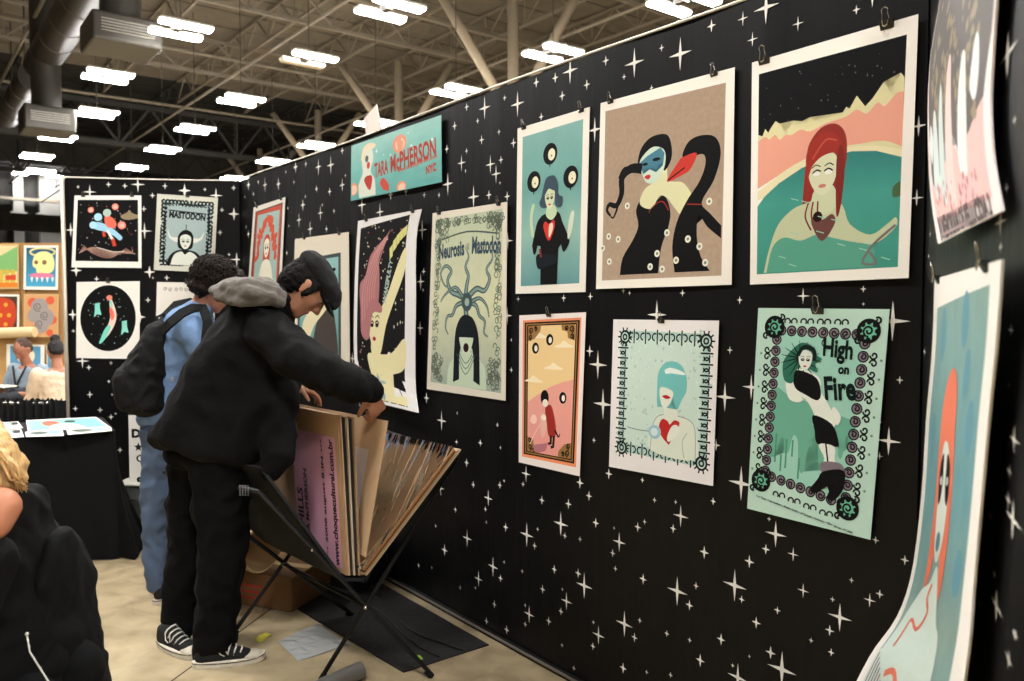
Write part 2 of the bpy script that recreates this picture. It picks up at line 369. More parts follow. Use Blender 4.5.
mb = MB(); mb.m(STEEL); mb.box(G(84.2, 8, 11.0), (60, .5, .25), RG); mb.box(G(84.2, 8, 4.9), (60, .5, .35), RG)
struct(mb.build('trim_%d' % tn)); tn += 1

# ------------------------------------------------------------------ tree columns
COLM = mat((168, 155, 134), rough=.55, vary=.06, bscale=1)
def tree_column(px, z, hj, label, r=.19):
    p = W(px, 300, z); p.z = 0
    t = empty('tree_column', p, label, 'column', 'branching steel columns of the hall')
    mb = MB(); mb.m(COLM); mb.tube([p, p+Vector((0, 0, ROOF-1.2))], r, 14); mb.m(DSTEEL); mb.tube([p+Vector((0, 0, .0)), p+Vector((0, 0, .12))], r*1.8, 14); mb.build('post', t, True)
    mb = MB(); mb.m(DSTEEL); mb.tube([p+Vector((0, 0, hj-.25)), p+Vector((0, 0, hj+.25))], r*1.5, 14); mb.build('collar', t, True)
    for dx, dy in ((-2.6, 0.3), (2.3, .2)):
        mb = MB(); mb.m(COLM); mb.tube([p+Vector((dx*.07, 0, hj)), p+Vector((dx, dy, ROOF-1.3))], r*.85, 12); mb.build('diagonal_brace', t, True)
tree_column(513, 27, 8.0, 'widest steel tree column, rising between the ceiling lights right of the banner')
tree_column(400, 36, 8.6, 'steel tree column above the turquoise banner, its braces spreading left and right')
tree_column(320, 45, 8.9, 'slim steel tree column left of the white card on the wall top')
tree_column(262, 56, 9.0, 'thinnest and farthest steel tree column, near the booth corner')

# ------------------------------------------------------------------ ducts and diffusers
DUCT = mat((58, 55, 50), rough=.42, metal=.35, vary=.12, bscale=1.2)
def duct(p0, p1, r, label, drop=None):
    t = empty('air_duct', (p0+p1)/2, label, 'duct', 'ventilation ducts')
    mb = MB(); mb.m(DUCT); mb.tube([p0, p1], r, 28); mb.build('duct_run', t, True, auto=1)
    n = max(3, int((p1-p0).length/1.6))
    for i in range(1, n):
        mb = MB(); mb.m(DSTEEL); q = p0.lerp(p1, i/n); d = (p1-p0).normalized()*.03; mb.tube([q-d, q+d], r*1.035, 28); mb.build('duct_ring', t, True, auto=1)
    for i in (1, n-1):
        q = p0.lerp(p1, i/n); mb = MB(); mb.m(DSTEEL); mb.tube([q+Vector((0, 0, r)), Vector((q.x, q.y, ROOF))], .03, 6); mb.build('hanger_rod', t)
def diffuser(px, py, z, label, wd=1.5, hgt=.75):
    c = W(px, py, z); t = empty('air_diffuser', c, label, 'diffuser', 'ceiling air diffusers')
    mb = MB(); mb.m(DUCT); mb.box(c, (wd, wd, hgt), RG, .06); mb.build('housing', t)
    mb = MB(); mb.m(DUCT); mb.tube([c+Vector((0, 0, hgt*.4)), Vector((c.x, c.y, ROOF-.2))], wd*.3, 24); mb.build('duct_riser', t, True, auto=1)
    for s, ax in ((-1, 1), (1, 0)):
        for kk in range(5):
            d = GD*(-wd/2-.02) if ax else CD*(wd/2+.02)
            q = c + d + Vector((0, 0, -.12+kk*.07)); e_ = (CD if ax else GD)*wd*.38
            mb = MB(); mb.m(mat((170, 165, 155), rough=.4, metal=.4)); mb.bar(q-e_, q+e_, .05, .012); mb.build('louvre', t)
dp0 = Hh(96, -22, 9.9); dp1 = dp0 + GD*9.5
duct(dp0, dp1, .52, 'thick round ventilation duct crossing the top left corner of the hall')
p0 = Hh(33, 76, 9.9); duct(p0, p0 + GD*8, .5, 'farther round ventilation duct, half hidden behind the square drop duct')
diffuser(121, 38, 20.5, 'larger square air diffuser box hanging beside the nearest twin ceiling light', 1.6, .7)
diffuser(47, 122, 27, 'smaller square air diffuser box under the far duct at left', 1.5, .8)

# ------------------------------------------------------------------ twin bar high-bay lights
def glow_mat():
    m = bpy.data.materials.new('lit_diffuser'); m.use_nodes = True; b = m.node_tree.nodes['Principled BSDF']
    b.inputs['Base Color'].default_value = (.9, .9, .88, 1); b.inputs['Emission Color'].default_value = (1, .98, .95, 1); b.inputs['Emission Strength'].default_value = LAMP
    return m
GLOW = glow_mat(); UNLIT = mat((205, 195, 178), rough=.4); LW = mat((235, 232, 225), rough=.4)
def fixture(c, label, seen=True, lit2=True, group='twin-bar ceiling lights'):
    t = empty('ceiling_light', c, label, 'ceiling light', group); Z = Vector((0, 0, 1))
    for s in (1, -1):
        q = c + GD*(.42*s); on = lit2 or s < 0
        mb = MB(); mb.m(LW); mb.box(q + Z*.07, (1.22, .30, .07), RG, .02)
        fr = mb.build('reflector', t)
        mb = MB(); mb.m(LW); tp = [q + CD*(.58*i) + GD*(.13*j) + Z*.035 for i, j in ((-1, -1), (1, -1), (1, 1), (-1, 1))]; bt = [q + CD*(.575*i) + GD*(.122*j) + Z*-.012 for i, j in ((-1, -1), (1, -1), (1, 1), (-1, 1))]
        mb.keep = 1; mb.poly(tp); mb.m(GLOW if on else UNLIT); mb.poly(bt[::-1])
        for i in range(4): mb.poly([tp[i], bt[i], bt[(i+1) % 4], tp[(i+1) % 4]])
        mb.build('diffuser', fr)
    mb = MB(); mb.m(DSTEEL); mb.box(c - CD*.1 + Z*.06, (.16, .30, .16), RG); mb.build('sensor_box', t)
    mb = MB(); mb.m(DSTEEL); mb.bar(c - GD*.5 + Z*.14, c + GD*.5 + Z*.14, .06, .05); mb.build('cross_bar', t)
    mb = MB(); mb.m(DSTEEL); mb.tube([c+Z*.14, Vector((c.x, c.y, ROOF-1.2))], .014, 5); mb.build('hanging_cable', t)
lamps = [(181, 31, 'twin-bar light nearest the top edge, just right of the large air diffuser'),
 (108, 77, 'twin-bar light left of the sprinkler pipe, second below the large air diffuser'),
 (97, 114, 'twin-bar light under the one left of the large pipe, third down that row'),
 (58, 138, 'twin-bar light partly hidden by the small air diffuser box'),
 (37, 157, 'twin-bar light near the left edge, below the small diffuser'),
 (40, 172, 'lowest twin-bar light over the bright pilaster at the left edge'),
 (241, 101, 'twin-bar light alone in the dark bay right of the third row'),
 (195, 130, 'twin-bar light above the poster with the band lettering, middle of its row'),
 (163, 150, 'twin-bar light above the left booth wall, next to smallest of its row'),
 (132, 168, 'twin-bar light just above the square space print on the left booth wall'),
 (273, 162, 'twin-bar light low behind the long booth wall, second from the corner'),
 (235, 179, 'twin-bar light peeping over the corner of the booth walls'),
 (316, 146, 'twin-bar light at the foot of the slim tree column'),
 (390, 11, 'twin-bar light at the top edge above the turquoise banner'),
 (376, 124, 'twin-bar light behind the white card on the wall top'),
 (456, 92, 'twin-bar light skimming the wall top right of the turquoise banner'),
 (553, 54, 'twin-bar light skimming the wall top above the three face discs print'),
 (684, 4, 'brightest twin-bar light, cut by the top edge above the swan print')]
for px, py, lb in lamps: fixture(Hh(px, py, 8.0), lb)
fixture(Hh(309, 61, 8.0), 'twin-bar light with only one bar lit, left of the slanting steel brace', lit2=False)
for px, lb in ((47, 'wall-washing light above the bright pilaster at far left'), (12, 'wall-washing light above the pilaster nearest the left edge')):
    b_ = W(px, 220, 76).dot(CD); fixture(G(82.3, b_, 13.0), lb, group='wall-washing lights on the far wall')
# rows extended over booth and aisle, unseen lamps added to brighten the booth
base = Hh(684, 4, 8.0); a0, b0 = base.dot(GD), base.dot(CD)
for i, (da, db) in enumerate([(x, y) for x in (-5, -11, -17, -23, -29) for y in (-15.5, -9, -2.5, 4)] + [(1, -9), (1, -15.5), (7, -15.5)]):
    fixture(G(a0+da, b0+db, 8.0), 'unseen twin-bar ceiling light added over the booth aisle outside the picture', group='aisle lights added outside the picture')
# ------------------------------------------------------------------ printed sheets
def ink(c): return mat(c, rough=.55, spec=.3) if max(c) > 60 else mat(tuple(int(v*.55) for v in c), rough=.6, spec=.14)
_txt = {}
def text_mesh(s, bold=0.0, shear=0.0):
    k = (s, bold, shear)
    if k in _txt: return _txt[k]
    cu = bpy.data.curves.new('t', 'FONT'); cu.body = s; cu.resolution_u = 3; cu.offset = bold; cu.shear = shear; cu.align_x = 'CENTER'; cu.align_y = 'CENTER'
    o = bpy.data.objects.new('t', cu); COL.objects.link(o); dg = bpy.context.evaluated_depsgraph_get(); dg.update()
    me = bpy.data.meshes.new_from_object(o.evaluated_get(dg))
    vs_ = [(v.co.x, v.co.y) for v in me.vertices]; fs = [list(p.vertices) for p in me.polygons]
    bpy.data.objects.remove(o); bpy.data.curves.remove(cu); bpy.data.meshes.remove(me)
    xs = [v[0] for v in vs_]; ys = [v[1] for v in vs_]
    cx, cy, wd, hg = (min(xs)+max(xs))/2, (min(ys)+max(ys))/2, max(xs)-min(xs), max(ys)-min(ys)
    _txt[k] = ([((x-cx)/wd, (y-cy)/hg) for x, y in vs_], fs); return _txt[k]
def catmull(pts, n=5, closed=True):
    out = []; m = len(pts)
    rng = range(m) if closed else range(m-1)
    for i in rng:
        g = (lambda j: pts[j % m]) if closed else (lambda j: pts[max(0, min(m-1, j))])
        p0, p1, p2, p3 = g(i-1), g(i), g(i+1), g(i+2)
        if p1 == p2: out.append(p1); continue
        for k in range(n):
            t = k/n
            out.append(tuple(.5*((2*p1[a]) + (-p0[a]+p2[a])*t + (2*p0[a]-5*p1[a]+4*p2[a]-p3[a])*t*t + (-p0[a]+3*p1[a]-3*p2[a]+p3[a])*t**3) for a in (0, 1)))
    if not closed: out.append(pts[-1])
    return out
class Sheet:
    def __init__(s, px, un, N, off=.008, bend=None, sub=1, paper=(232, 226, 216), rows=12):
        s.N = N; s.un = un; s.off = off; s.bend = bend or (lambda u, v: 0.0); s.sub = rows if bend else sub; s.nu = 8 if bend else 3; s.dl = .00011 if bend else .00002; s.hold = False; s.px = px
        s.bm = bmesh.new(); s.uvl = s.bm.loops.layers.uv.new('UVMap'); s.mats = []; s.layer = 0; s.verts = {}
        if len(px) == 4:
            TL, TR, BR, BL = [un(*p, off) if len(p) == 2 else un(*p) for p in px]; s.off = 0 if len(px[0]) == 2 else off
            s.base = lambda u, v: (TL*(1-u)+TR*u)*(1-v) + (BL*(1-u)+BR*u)*v
        else:                      # left edge and right edge polylines, top to bottom
            def clear(p, o):
                q = un(*p, o)
                while (q - LA).dot(NL) < .035: o += .006; q = un(*p, o)
                return q
            le, re = [[clear(p, off + s.bend(k, j/(len(e)-1))) for j, p in enumerate(e)] for k, e in enumerate(px)]; s.off = 0
            def lp(e, v):
                t = min(v*(len(e)-1), len(e)-1.0001); i = int(t); f = t-i
                p0, p1, p2, p3 = e[max(0, i-1)], e[i], e[i+1], e[min(len(e)-1, i+2)]
                return .5*((2*p1) + (p2-p0)*f + (2*p0-5*p1+4*p2-p3)*f*f + (3*p1-p0-3*p2+p3)*f**3)
            s.base = lambda u, v: lp(le, v)*(1-u) + lp(re, v)*u
            s.bend = lambda u, v: 0.0
        s.Wd = (s.base(1, .3)-s.base(0, .3)).length; s.Hg = (s.base(.5, 1)-s.base(.5, 0)).length; s.asp = s.Hg/s.Wd
        # the paper itself: front, back, edges
        s.setm(mat(paper, rough=.6, spec=.3)); nu, nv = s.nu, rows
        for lay, flip in ((0, 0), (-30, 1)):
            vv = [[s.bm.verts.new(s.P(i/nu, j/nv, lay)) for i in range(nu+1)] for j in range(nv+1)]
            for j in range(nv):
                for i in range(nu):
                    q = [(i, j), (i, j+1), (i+1, j+1), (i+1, j)]
                    if flip: q = q[::-1]
                    f = s.bm.faces.new([vv[b][a] for a, b in q]); f.material_index = s.cur
                    for l, (a, b) in zip(f.loops, q): l[s.uvl].uv = (a/nu, 1-b/nv)
            if lay == 0: front = vv
        per = [(i, 0) for i in range(nu)] + [(nu, j) for j in range(nv)] + [(i, nv) for i in range(nu, 0, -1)] + [(0, j) for j in range(nv, 0, -1)]
        for (a, b), (c, d) in zip(per, per[1:]+per[:1]):
            f = s.bm.faces.new([front[b][a], front[d][c], vv[d][c], vv[b][a]]); f.material_index = s.cur
    def P(s, u, v, layer=0):
        return s.base(u, v) + s.N*(s.off + s.bend(u, v) + layer*s.dl)
    def setm(s, m):
        if m not in s.mats: s.mats.append(m)
        s.cur = s.mats.index(m)
    def _put(s, b2):
        """2-D bmesh in (u, v) -> on the sheet"""
        if s.sub > 1:
            for ax, n in ((1, s.sub), (0, s.nu)):
                for k in range(1, n):
                    c = Vector((0, 0, 0)); c[ax] = k/n; no = Vector((0, 0, 0)); no[ax] = 1
                    bmesh.ops.bisect_plane(b2, geom=b2.verts[:]+b2.edges[:]+b2.faces[:], plane_co=c, plane_no=no)
        mp = {}
        for f in b2.faces:
            pts = [v.co for v in f.verts]
            ar = sum(a.x*b.y-b.x*a.y for a, b in zip(pts, pts[1:]+pts[:1]))
            vs_ = list(f.verts)
            if ar > 0: vs_ = vs_[::-1]
            nv_ = []
            for v in vs_:
                if v not in mp: mp[v] = s.bm.verts.new(s.P(v.co.x, v.co.y, s.layer))
                nv_.append(mp[v])
            try: nf = s.bm.faces.new(nv_)
            except ValueError: continue
            nf.material_index = s.cur
            for l, v in zip(nf.loops, vs_): l[s.uvl].uv = (v.co.x, 1-v.co.y)
        b2.free()
    def poly(s, c, pts, sm=False, n=4, clip=True):
        s.setm(ink(c) if isinstance(c, tuple) else c); s.layer += 0 if s.hold else 1
        if sm: pts = catmull([q for p in pts for q in ([p]*3 if clip and (p[1] > .915 or p[0] > .925 or p[0] < .065) else [p])], n)
        if clip: pts = [(min(1-.012, max(.012, a)), min(1-.01, max(.01, b))) for a, b in pts]
        pts = [p for i, p in enumerate(pts) if abs(p[0]-pts[i-1][0]) + abs(p[1]-pts[i-1][1]) > 1e-5]
        s._poly(pts)
    def _poly(s, pts):
        b2 = bmesh.new(); vs_ = [b2.verts.new((a, b, 0)) for a, b in pts]
        bmesh.ops.remove_doubles
        f = b2.faces.new(vs_); bmesh.ops.triangulate(b2, faces=[f]); s._put(b2)
    def box(s, c, u0, v0, u1, v1): s.poly(c, [(u0, v0), (u0, v1), (u1, v1), (u1, v0)])
    def ell(s, c, cu, cv, ru, rv=None, n=20, a0=0, a1=360, rot=0):
        rv = rv if rv is not None else ru/s.asp
        r = math.radians(rot); pts = []
        for k in range(n):
            t = math.radians(a0 + (a1-a0)*k/(n if a1-a0 == 360 else n-1)); x, y = math.cos(t)*ru, math.sin(t)*rv*s.asp
            pts.append((cu + x*math.cos(r)-y*math.sin(r), cv + (x*math.sin(r)+y*math.cos(r))/s.asp))
        s.poly(c, pts)
    def line(s, c, pts, wd, sm=True, w2=None, lay=True, n=4):
        if sm and len(pts) > 2: pts = catmull(pts, n, False)
        s.setm(ink(c) if isinstance(c, tuple) else c)
        if lay and not s.hold: s.layer += 1
        P2 = [Vector((a, b*s.asp)) for a, b in pts]; l_, r_ = [], []
        for i, p in enumerate(P2):
            t = P2[min(i+1, len(P2)-1)] - P2[max(i-1, 0)]
            if t.length < 1e-7: t = Vector((1, 0))
            t.normalize(); nn = Vector((-t.y, t.x)); ww = (wd + ((w2 if w2 is not None else wd)-wd)*i/(len(P2)-1))/2
            l_.append(p+nn*ww); r_.append(p-nn*ww)
        b2 = bmesh.new()
        A_ = [b2.verts.new((q.x, q.y/s.asp, 0)) for q in l_]; B_ = [b2.verts.new((q.x, q.y/s.asp, 0)) for q in r_]
        for i in range(len(A_)-1): b2.faces.new([A_[i], A_[i+1], B_[i+1], B_[i]])
        s._put(b2)
    def ring(s, c, cu, cv, ru, wd, n=14, lay=True, a0=0, a1=360, rv=None):
        rv = rv or ru/s.asp
        s.line(c, [(cu+math.cos(math.radians(a0+(a1-a0)*k/n))*ru, cv+math.sin(math.radians(a0+(a1-a0)*k/n))*rv) for k in range(n+1)], wd, sm=False, lay=lay)
    def text(s, c, t, cu, cv, wd, hg, rot=0, bold=0.02, shear=0, arc=0):
        """wd and hg in units of the sheet's width"""
        V, Fc = text_mesh(t, bold, shear); s.setm(ink(c)); s.layer += 1; r = math.radians(rot); b2 = bmesh.new(); vv = []
        for x, y in V:
            X, Y = x*wd, -y*hg + arc*(x*x*4-.33)
            vv.append(b2.verts.new((cu + X*math.cos(r)-Y*math.sin(r), cv + (X*math.sin(r)+Y*math.cos(r))/s.asp, 0)))
        for f in Fc:
            try: b2.faces.new([vv[i] for i in f])
            except ValueError: pass
        s._put(b2)
    def specks(s, c, n, u0, v0, u1, v1, r, seed=1, star=False):
        rnd = random.Random(seed); s.layer += 1; s.setm(ink(c))
        for _ in range(n):
            a, b, q = rnd.uniform(u0, u1), rnd.uniform(v0, v1), r*rnd.uniform(.5, 1.3)
            pts = [(a+q, b), (a, b+q/s.asp), (a-q, b), (a, b-q/s.asp)]
            if star: pts = [(a+q, b), (a+q*.2, b+q*.2/s.asp), (a, b+q/s.asp), (a-q*.2, b+q*.2/s.asp), (a-q, b), (a-q*.2, b-q*.2/s.asp), (a, b-q/s.asp), (a+q*.2, b-q*.2/s.asp)]
            s._poly(pts)
    def build(s, label, group='art prints clipped to the booth walls', name='art_print', cat='art print'):
        me = bpy.data.meshes.new(name); s.bm.to_mesh(me); s.bm.free()
        for x in s.mats: me.materials.append(x)
        o = link_mesh(name, me, None, False); tag(o, label, cat, group)
        return o
# binder clips
CLIPM = mat((28, 28, 28), rough=.35, spec=.6); WIRE = mat((190, 185, 175), rough=.25, metal=.9)
def clip(p, U, N, label, sc_=1.0):
    Z = Vector((0, 0, 1)); t = empty('binder_clip', p, label, 'binder clip', 'binder clips holding the prints')
    mb = MB(); mb.m(CLIPM); w2 = .012*sc_; h = .012*sc_; d = .009*sc_
    A_ = [(-h, .001), (h*.2, d), (h*.2, -d*.2), (-h, -.001)]
    for q in range(4):
        a, b = A_[q], A_[(q+1) % 4]
        mb.poly([p+U*-w2+Z*a[0]+N*a[1], p+U*w2+Z*a[0]+N*a[1], p+U*w2+Z*b[0]+N*b[1], p+U*-w2+Z*b[0]+N*b[1]])
    for sg in (-1, 1): mb.poly([p+U*w2*sg+Z*a[0]+N*a[1] for a in A_])
    mb.build('clip_body', t)
    mb = MB(); mb.m(WIRE)
    pts = [p+U*x*sc_+Z*z*sc_+N*(.006+z*.25)*sc_ for x, z in ((-.007, 0), (-.005, .014), (-.006, .02), (0, .024), (.006, .02), (.005, .014), (.007, 0))]
    mb.tube(pts, .0011*sc_, 5); mb.build('wire_handle', t)
    mb = MB(); mb.m(WIRE)
    pts = [p+U*x*sc_+Z*(z*-1+.004)*sc_+N*(.0085+z*.12)*sc_ for x, z in ((-.006, 0), (-.004, .010), (0, .013), (.004, .010), (.006, 0))]
    mb.tube(pts, .001*sc_, 5); mb.build('wire_handle', t)
def clips(sh, U, what, us, s_=1.15):
    nm = {1: ['at the top centre'], 2: ['at the top left', 'at the top right']}[len(us)]
    for u, n_ in zip(us, nm):
        p = sh.P(u, .0, 3) + Vector((0, 0, .002)); clip(p, U, sh.N, 'black binder clip %s of %s' % (n_, what), s_)

SKIN = (226, 214, 176); PALE = (214, 222, 200); BLK = (20, 20, 22)
def face(s, cu, cv, r, skin, lip=(176, 40, 36), eye=(40, 40, 40), rot=0, white=False):
    """small stylised face, r is its half width"""
    k = 1/s.asp
    s.poly(skin, [(cu-r, cv-r*1.0*k), (cu-r*.98, cv+r*.3*k), (cu-r*.45, cv+r*1.25*k), (cu, cv+r*1.45*k), (cu+r*.5, cv+r*1.2*k), (cu+r*.98, cv+r*.3*k), (cu+r, cv-r*1.0*k), (cu, cv-r*1.5*k)], True)
    for sg in (-1, 1):
        s.ell((236, 236, 226) if white else eye, cu+sg*r*.42, cv, r*.27, r*.13*k)
        s.line(eye, [(cu+sg*r*.12, cv-r*.12*k), (cu+sg*r*.42, cv-r*.26*k), (cu+sg*r*.75, cv-r*.08*k)], r*.1)
        s.line(eye, [(cu+sg*r*.15, cv-r*.45*k), (cu+sg*r*.5, cv-r*.6*k), (cu+sg*r*.8, cv-r*.42*k)], r*.07)
    s.ell(lip, cu, cv+r*.85*k, r*.28, r*.13*k)
def curls(s, c, pts, r, wd, seed=0):
    s.layer += 1
    for i, (a, b) in enumerate(pts):
        s.ring(c, a, b, r, wd, n=9, lay=False, a0=40*i, a1=40*i+290)
def border_pts(u0, v0, u1, v1, nu, nv):
    o = [(u0+(u1-u0)*i/nu, v) for v in (v0, v1) for i in range(nu+1)]
    return o + [(u, v0+(v1-v0)*j/nv) for u in (u0, u1) for j in range(1, nv)]
def spiral(cu, cv, r, turns, asp, a0=0, sg=1, n=9):
    return [(cu+math.cos(a0+sg*t*2*math.pi*turns)*r*(1-t*.8), cv+math.sin(a0+sg*t*2*math.pi*turns)*r*(1-t*.8)/asp) for t in [i/(n*turns) for i in range(int(n*turns)+1)]]

# ---- left booth wall ---------------------------------------------------------------
s = Sheet([(74.5, 195.5), (141.3, 195.5), (141.5, 268), (71.5, 267.3)], B, NB, .01)
s.poly((24, 23, 24), [(.05, .06), (.05, .91), (.955, .915), (.95, .06)])
s.specks((220, 215, 205), 45, .08, .08, .93, .88, .007, 3); s.specks((190, 90, 80), 16, .08, .08, .93, .88, .008, 4)
for a, b, r in ((.25, .2, .045), (.61, .155, .05), (.71, .41, .06)): s.ell((236, 130, 112), a, b, r); s.ell((248, 176, 160), a, b, r*.6)
s.poly((140, 124, 96), [(.69, .28), (.78, .24), (.82, .2), (.86, .24), (.95, .27), (.95, .31), (.86, .33), (.74, .33)], True)
s.poly((150, 196, 218), [(.26, .42), (.3, .37), (.42, .38), (.55, .44), (.66, .52), (.72, .58), (.68, .62), (.6, .56), (.46, .5), (.33, .47)], True)
s.ell((168, 208, 226), .36, .3, .06); s.ell((168, 208, 226), .29, .41, .055)
s.poly((226, 104, 84), [(.46, .28), (.56, .3), (.63, .38), (.6, .45), (.48, .42)], True); s.ell((170, 190, 178), .49, .24, .06)
s.line((226, 222, 210), [(.5, .48), (.56, .58), (.6, .64)], .035); s.line((190, 60, 40), [(.58, .6), (.61, .7)], .05); s.line((190, 60, 40), [(.44, .5), (.46, .57)], .04)
for i in range(7): s.line((165-i*4, 132-i*5, 116-i*4), [(.1+i*.01, .8-i*.018), (.3, .72+i*.014), (.55, .78+i*.014), (.9-i*.02, .78-i*.012+.02)], .012)
s.line((225, 218, 205), [(.35, .72), (.45, .745), (.6, .78), (.75, .77)], .01)
s.build('square white-bordered print of pink planets and pale blue rider on black, left booth wall', None); clips(s, UB, 'the square planets print', (.13, .86))

s = Sheet([(157.2, 193.8), (218, 197.8), (214, 272.5), (153.7, 270)], B, NB, .012, paper=(196, 194, 180))
s.poly((150, 166, 164), [(.1, .08), (.08, .9), (.9, .93), (.93, .09)])
curls(s, (38, 40, 40), border_pts(.12, .095, .895, .9, 13, 16), .034, .03); curls(s, (38, 40, 40), border_pts(.15, .125, .865, .87, 11, 14), .022, .018)
s.poly((22, 22, 22), [(.2, .21), (.2, .195), (.82, .22), (.82, .235)])
s.text((20, 20, 20), 'MASTODON', .51, .265, .6, .12, rot=2.5, bold=.05)
s.poly((30, 30, 32), [(.2, .93), (.25, .8), (.4, .72), (.65, .73), (.78, .82), (.8, .92)], True)
s.poly((204, 206, 194), [(.27, .92), (.32, .79), (.44, .74), (.5, .78), (.58, .74), (.7, .8), (.76, .92)], True)
for sg in (-1, 1): s.poly((206, 206, 194), [(.5+sg*.12, .56), (.5+sg*.24, .55), (.5+sg*.3, .46), (.5+sg*.27, .56), (.5+sg*.18, .61), (.5+sg*.12, .61)], True)
s.poly((22, 24, 26), [(.4, .7), (.37, .56), (.42, .48), (.5, .45), (.59, .48), (.63, .56), (.6, .7)], True)
face(s, .5, .61, .085, (206, 208, 196)); s.line((30, 30, 30), [(.5, .46), (.5, .38)], .012)
s.build('grey band poster lettered MASTODON with horned figure inside scrollwork border'); clips(s, UB, 'the grey MASTODON poster', (.5,))

s = Sheet([(76.5, 282), (139.8, 281.2), (139.5, 359), (76.2, 358)], B, NB, .01)
s.ell((20, 20, 22), .5, .475, .44, .43, 36)
s.specks((170, 200, 180), 50, .18, .15, .82, .82, .008, 6)
s.poly((236, 204, 190), [(.52, .24), (.56, .24), (.63, .42), (.6, .56), (.5, .7), (.36, .8), (.44, .66), (.53, .48)], True)
s.poly((232, 110, 90), [(.52, .34), (.57, .36), (.6, .45), (.55, .5)], True); s.poly((120, 210, 190), [(.46, .6), (.55, .58), (.44, .76), (.36, .8)], True)
s.ell((240, 130, 110), .52, .21, .045); s.line((120, 210, 190), [(.53, .24), (.56, .34)], .03)
for a, b in ((.33, .37), (.76, .6)):
    s.poly((140, 214, 196), [(a-.04, b-.09), (a-.02, b-.05), (a+.03, b-.1), (a+.04, b-.02), (a+.06, b+.06), (a, b+.05), (a-.05, b+.09), (a-.04, b)], True)
s.build('white print with a black oval full of tiny swimmers, under the square space print'); clips(s, UB, 'the black oval print', (.5,))

s = Sheet([(157, 282), (216, 283), (213, 360), (155, 358)], B, NB, .01, paper=(222, 216, 206))
for i in range(9): s.line((120, 112, 108), spiral(.14+i*.09, .09, .035, 1.4, s.asp, i, 1 if i % 2 else -1), .01)
s.ell((170, 168, 160), .5, .55, .36, .3); s.ell((110, 108, 104), .5, .5, .16, .18)
s.build('cream print with grey scrollwork half hidden behind the curly-haired visitor'); clips(s, UB, 'the cream print behind the curly-haired visitor', (.5,))

# ---- long booth wall ---------------------------------------------------------------
s = Sheet([(253.6, 207.5), (285.4, 197), (281, 288), (247.6, 291)], L, NL, .01, paper=(214, 208, 198))
s.poly((66, 52, 48), [(.08, .06), (.08, .95), (.93, .95), (.93, .05)]); s.poly((184, 74, 56), [(.12, .07), (.12, .94), (.9, .94), (.9, .065)])
s.poly((150, 178, 172), [(.17, .11), (.17, .93), (.85, .93), (.85, .12)])
rnd = random.Random(2); s.layer += 1
for k_ in range(34):
    t = math.pi*(k_/33); a, b = .5-math.cos(t)*.27, .55-math.sin(t)*.36
    for q in range(2): s.ell((200, 84, 60), a+rnd.uniform(-.04, .04), b+rnd.uniform(-.03, .03)+(.1 if q else 0)*abs(math.cos(t)), .035)
s.poly((186, 70, 48), [(.42, .5), (.44, .4), (.52, .36), (.6, .4), (.63, .52), (.6, .8), (.45, .8)], True)
s.poly((220, 216, 196), [(.3, .93), (.36, .75), (.45, .66), (.6, .66), (.7, .76), (.76, .93)], True); face(s, .52, .52, .075, (222, 216, 196))
s.build('narrow red-framed print of a red-haired figure in an arch of petals, nearest the corner'); clips(s, UL, 'the red-framed print nearest the corner', (.12, .88))

s = Sheet([(295, 239), (348.4, 232), (350, 396), (290, 377)], L, NL, .01, bend=lambda u, v: .05*max(0, v-.8)**2*20*u*.3, sub=6, paper=(216, 206, 186))
s.poly((54, 66, 66), [(.11, .15), (.11, .84), (.87, .86), (.87, .12)])
s.poly(grad([(0, (70, 120, 120)), (.5, (120, 168, 164)), (1, (150, 190, 186))], 1, .5, 60), [(.15, .17), (.15, .82), (.83, .84), (.83, .145)])
s.poly((66, 58, 54), [(.4, .84), (.44, .62), (.55, .5), (.7, .46), (.78, .56), (.8, .84)], True)
s.poly(SKIN, [(.2, .62), (.32, .5), (.5, .45), (.6, .42), (.66, .46), (.56, .52), (.42, .6), (.28, .74)], True)
s.poly((60, 40, 36), [(.5, .46), (.46, .32), (.58, .24), (.7, .3), (.72, .44)], True); face(s, .58, .38, .09, SKIN)
s.build('print with teal field inside a cream mount, behind the flat-capped visitor'); clips(s, UL, 'the teal print behind the flat cap', (.2, .85))

s = Sheet([[(358, 221), (355.5, 262), (354, 310), (354, 355), (357.5, 398)], [(421.5, 209), (416, 240), (415.5, 300), (415, 380), (418.5, 413)]], L, NL, .014, bend=lambda u, v: .03*max(0, u-.85)/.15*(1 if v < .1 or v > .93 else .4) + .04*max(0, v-.9)*10*.6, sub=10, paper=(226, 222, 218))
s.poly((26, 24, 26), [(.06, .07), (.06, .97), (.85, .96), (.85, .045)])
s.specks((226, 220, 190), 130, .09, .06, .82, .94, .009, 8); s.specks((176, 96, 100), 25, .1, .1, .82, .95, .012, 12)
s.poly((172, 112, 112), [(.12, .5), (.1, .38), (.2, .34), (.28, .24), (.5, .17), (.58, .13), (.5, .21), (.42, .28), (.44, .36), (.42, .5), (.3, .6), (.24, .65), (.14, .62)], True)
for i in range(6): s.line((198, 142, 138), [(.16+i*.04, .56-i*.01), (.16+i*.04, .4), (.3+i*.03, .27), (.5+i*.01, .17)], .012)
s.poly((226, 216, 166), [(.34, .6), (.46, .52), (.6, .44), (.84, .27), (.85, .37), (.7, .48), (.56, .58), (.46, .7), (.32, .7)], True)
s.poly((226, 216, 166), [(.25, .72), (.4, .7), (.64, .68), (.85, .62), (.85, .72), (.62, .78), (.56, .83), (.62, .9), (.85, .87), (.85, .95), (.35, .96), (.32, .84)], True)
s.poly((150, 166, 176), [(.4, .8), (.5, .77), (.54, .84), (.5, .95), (.42, .93)], True)
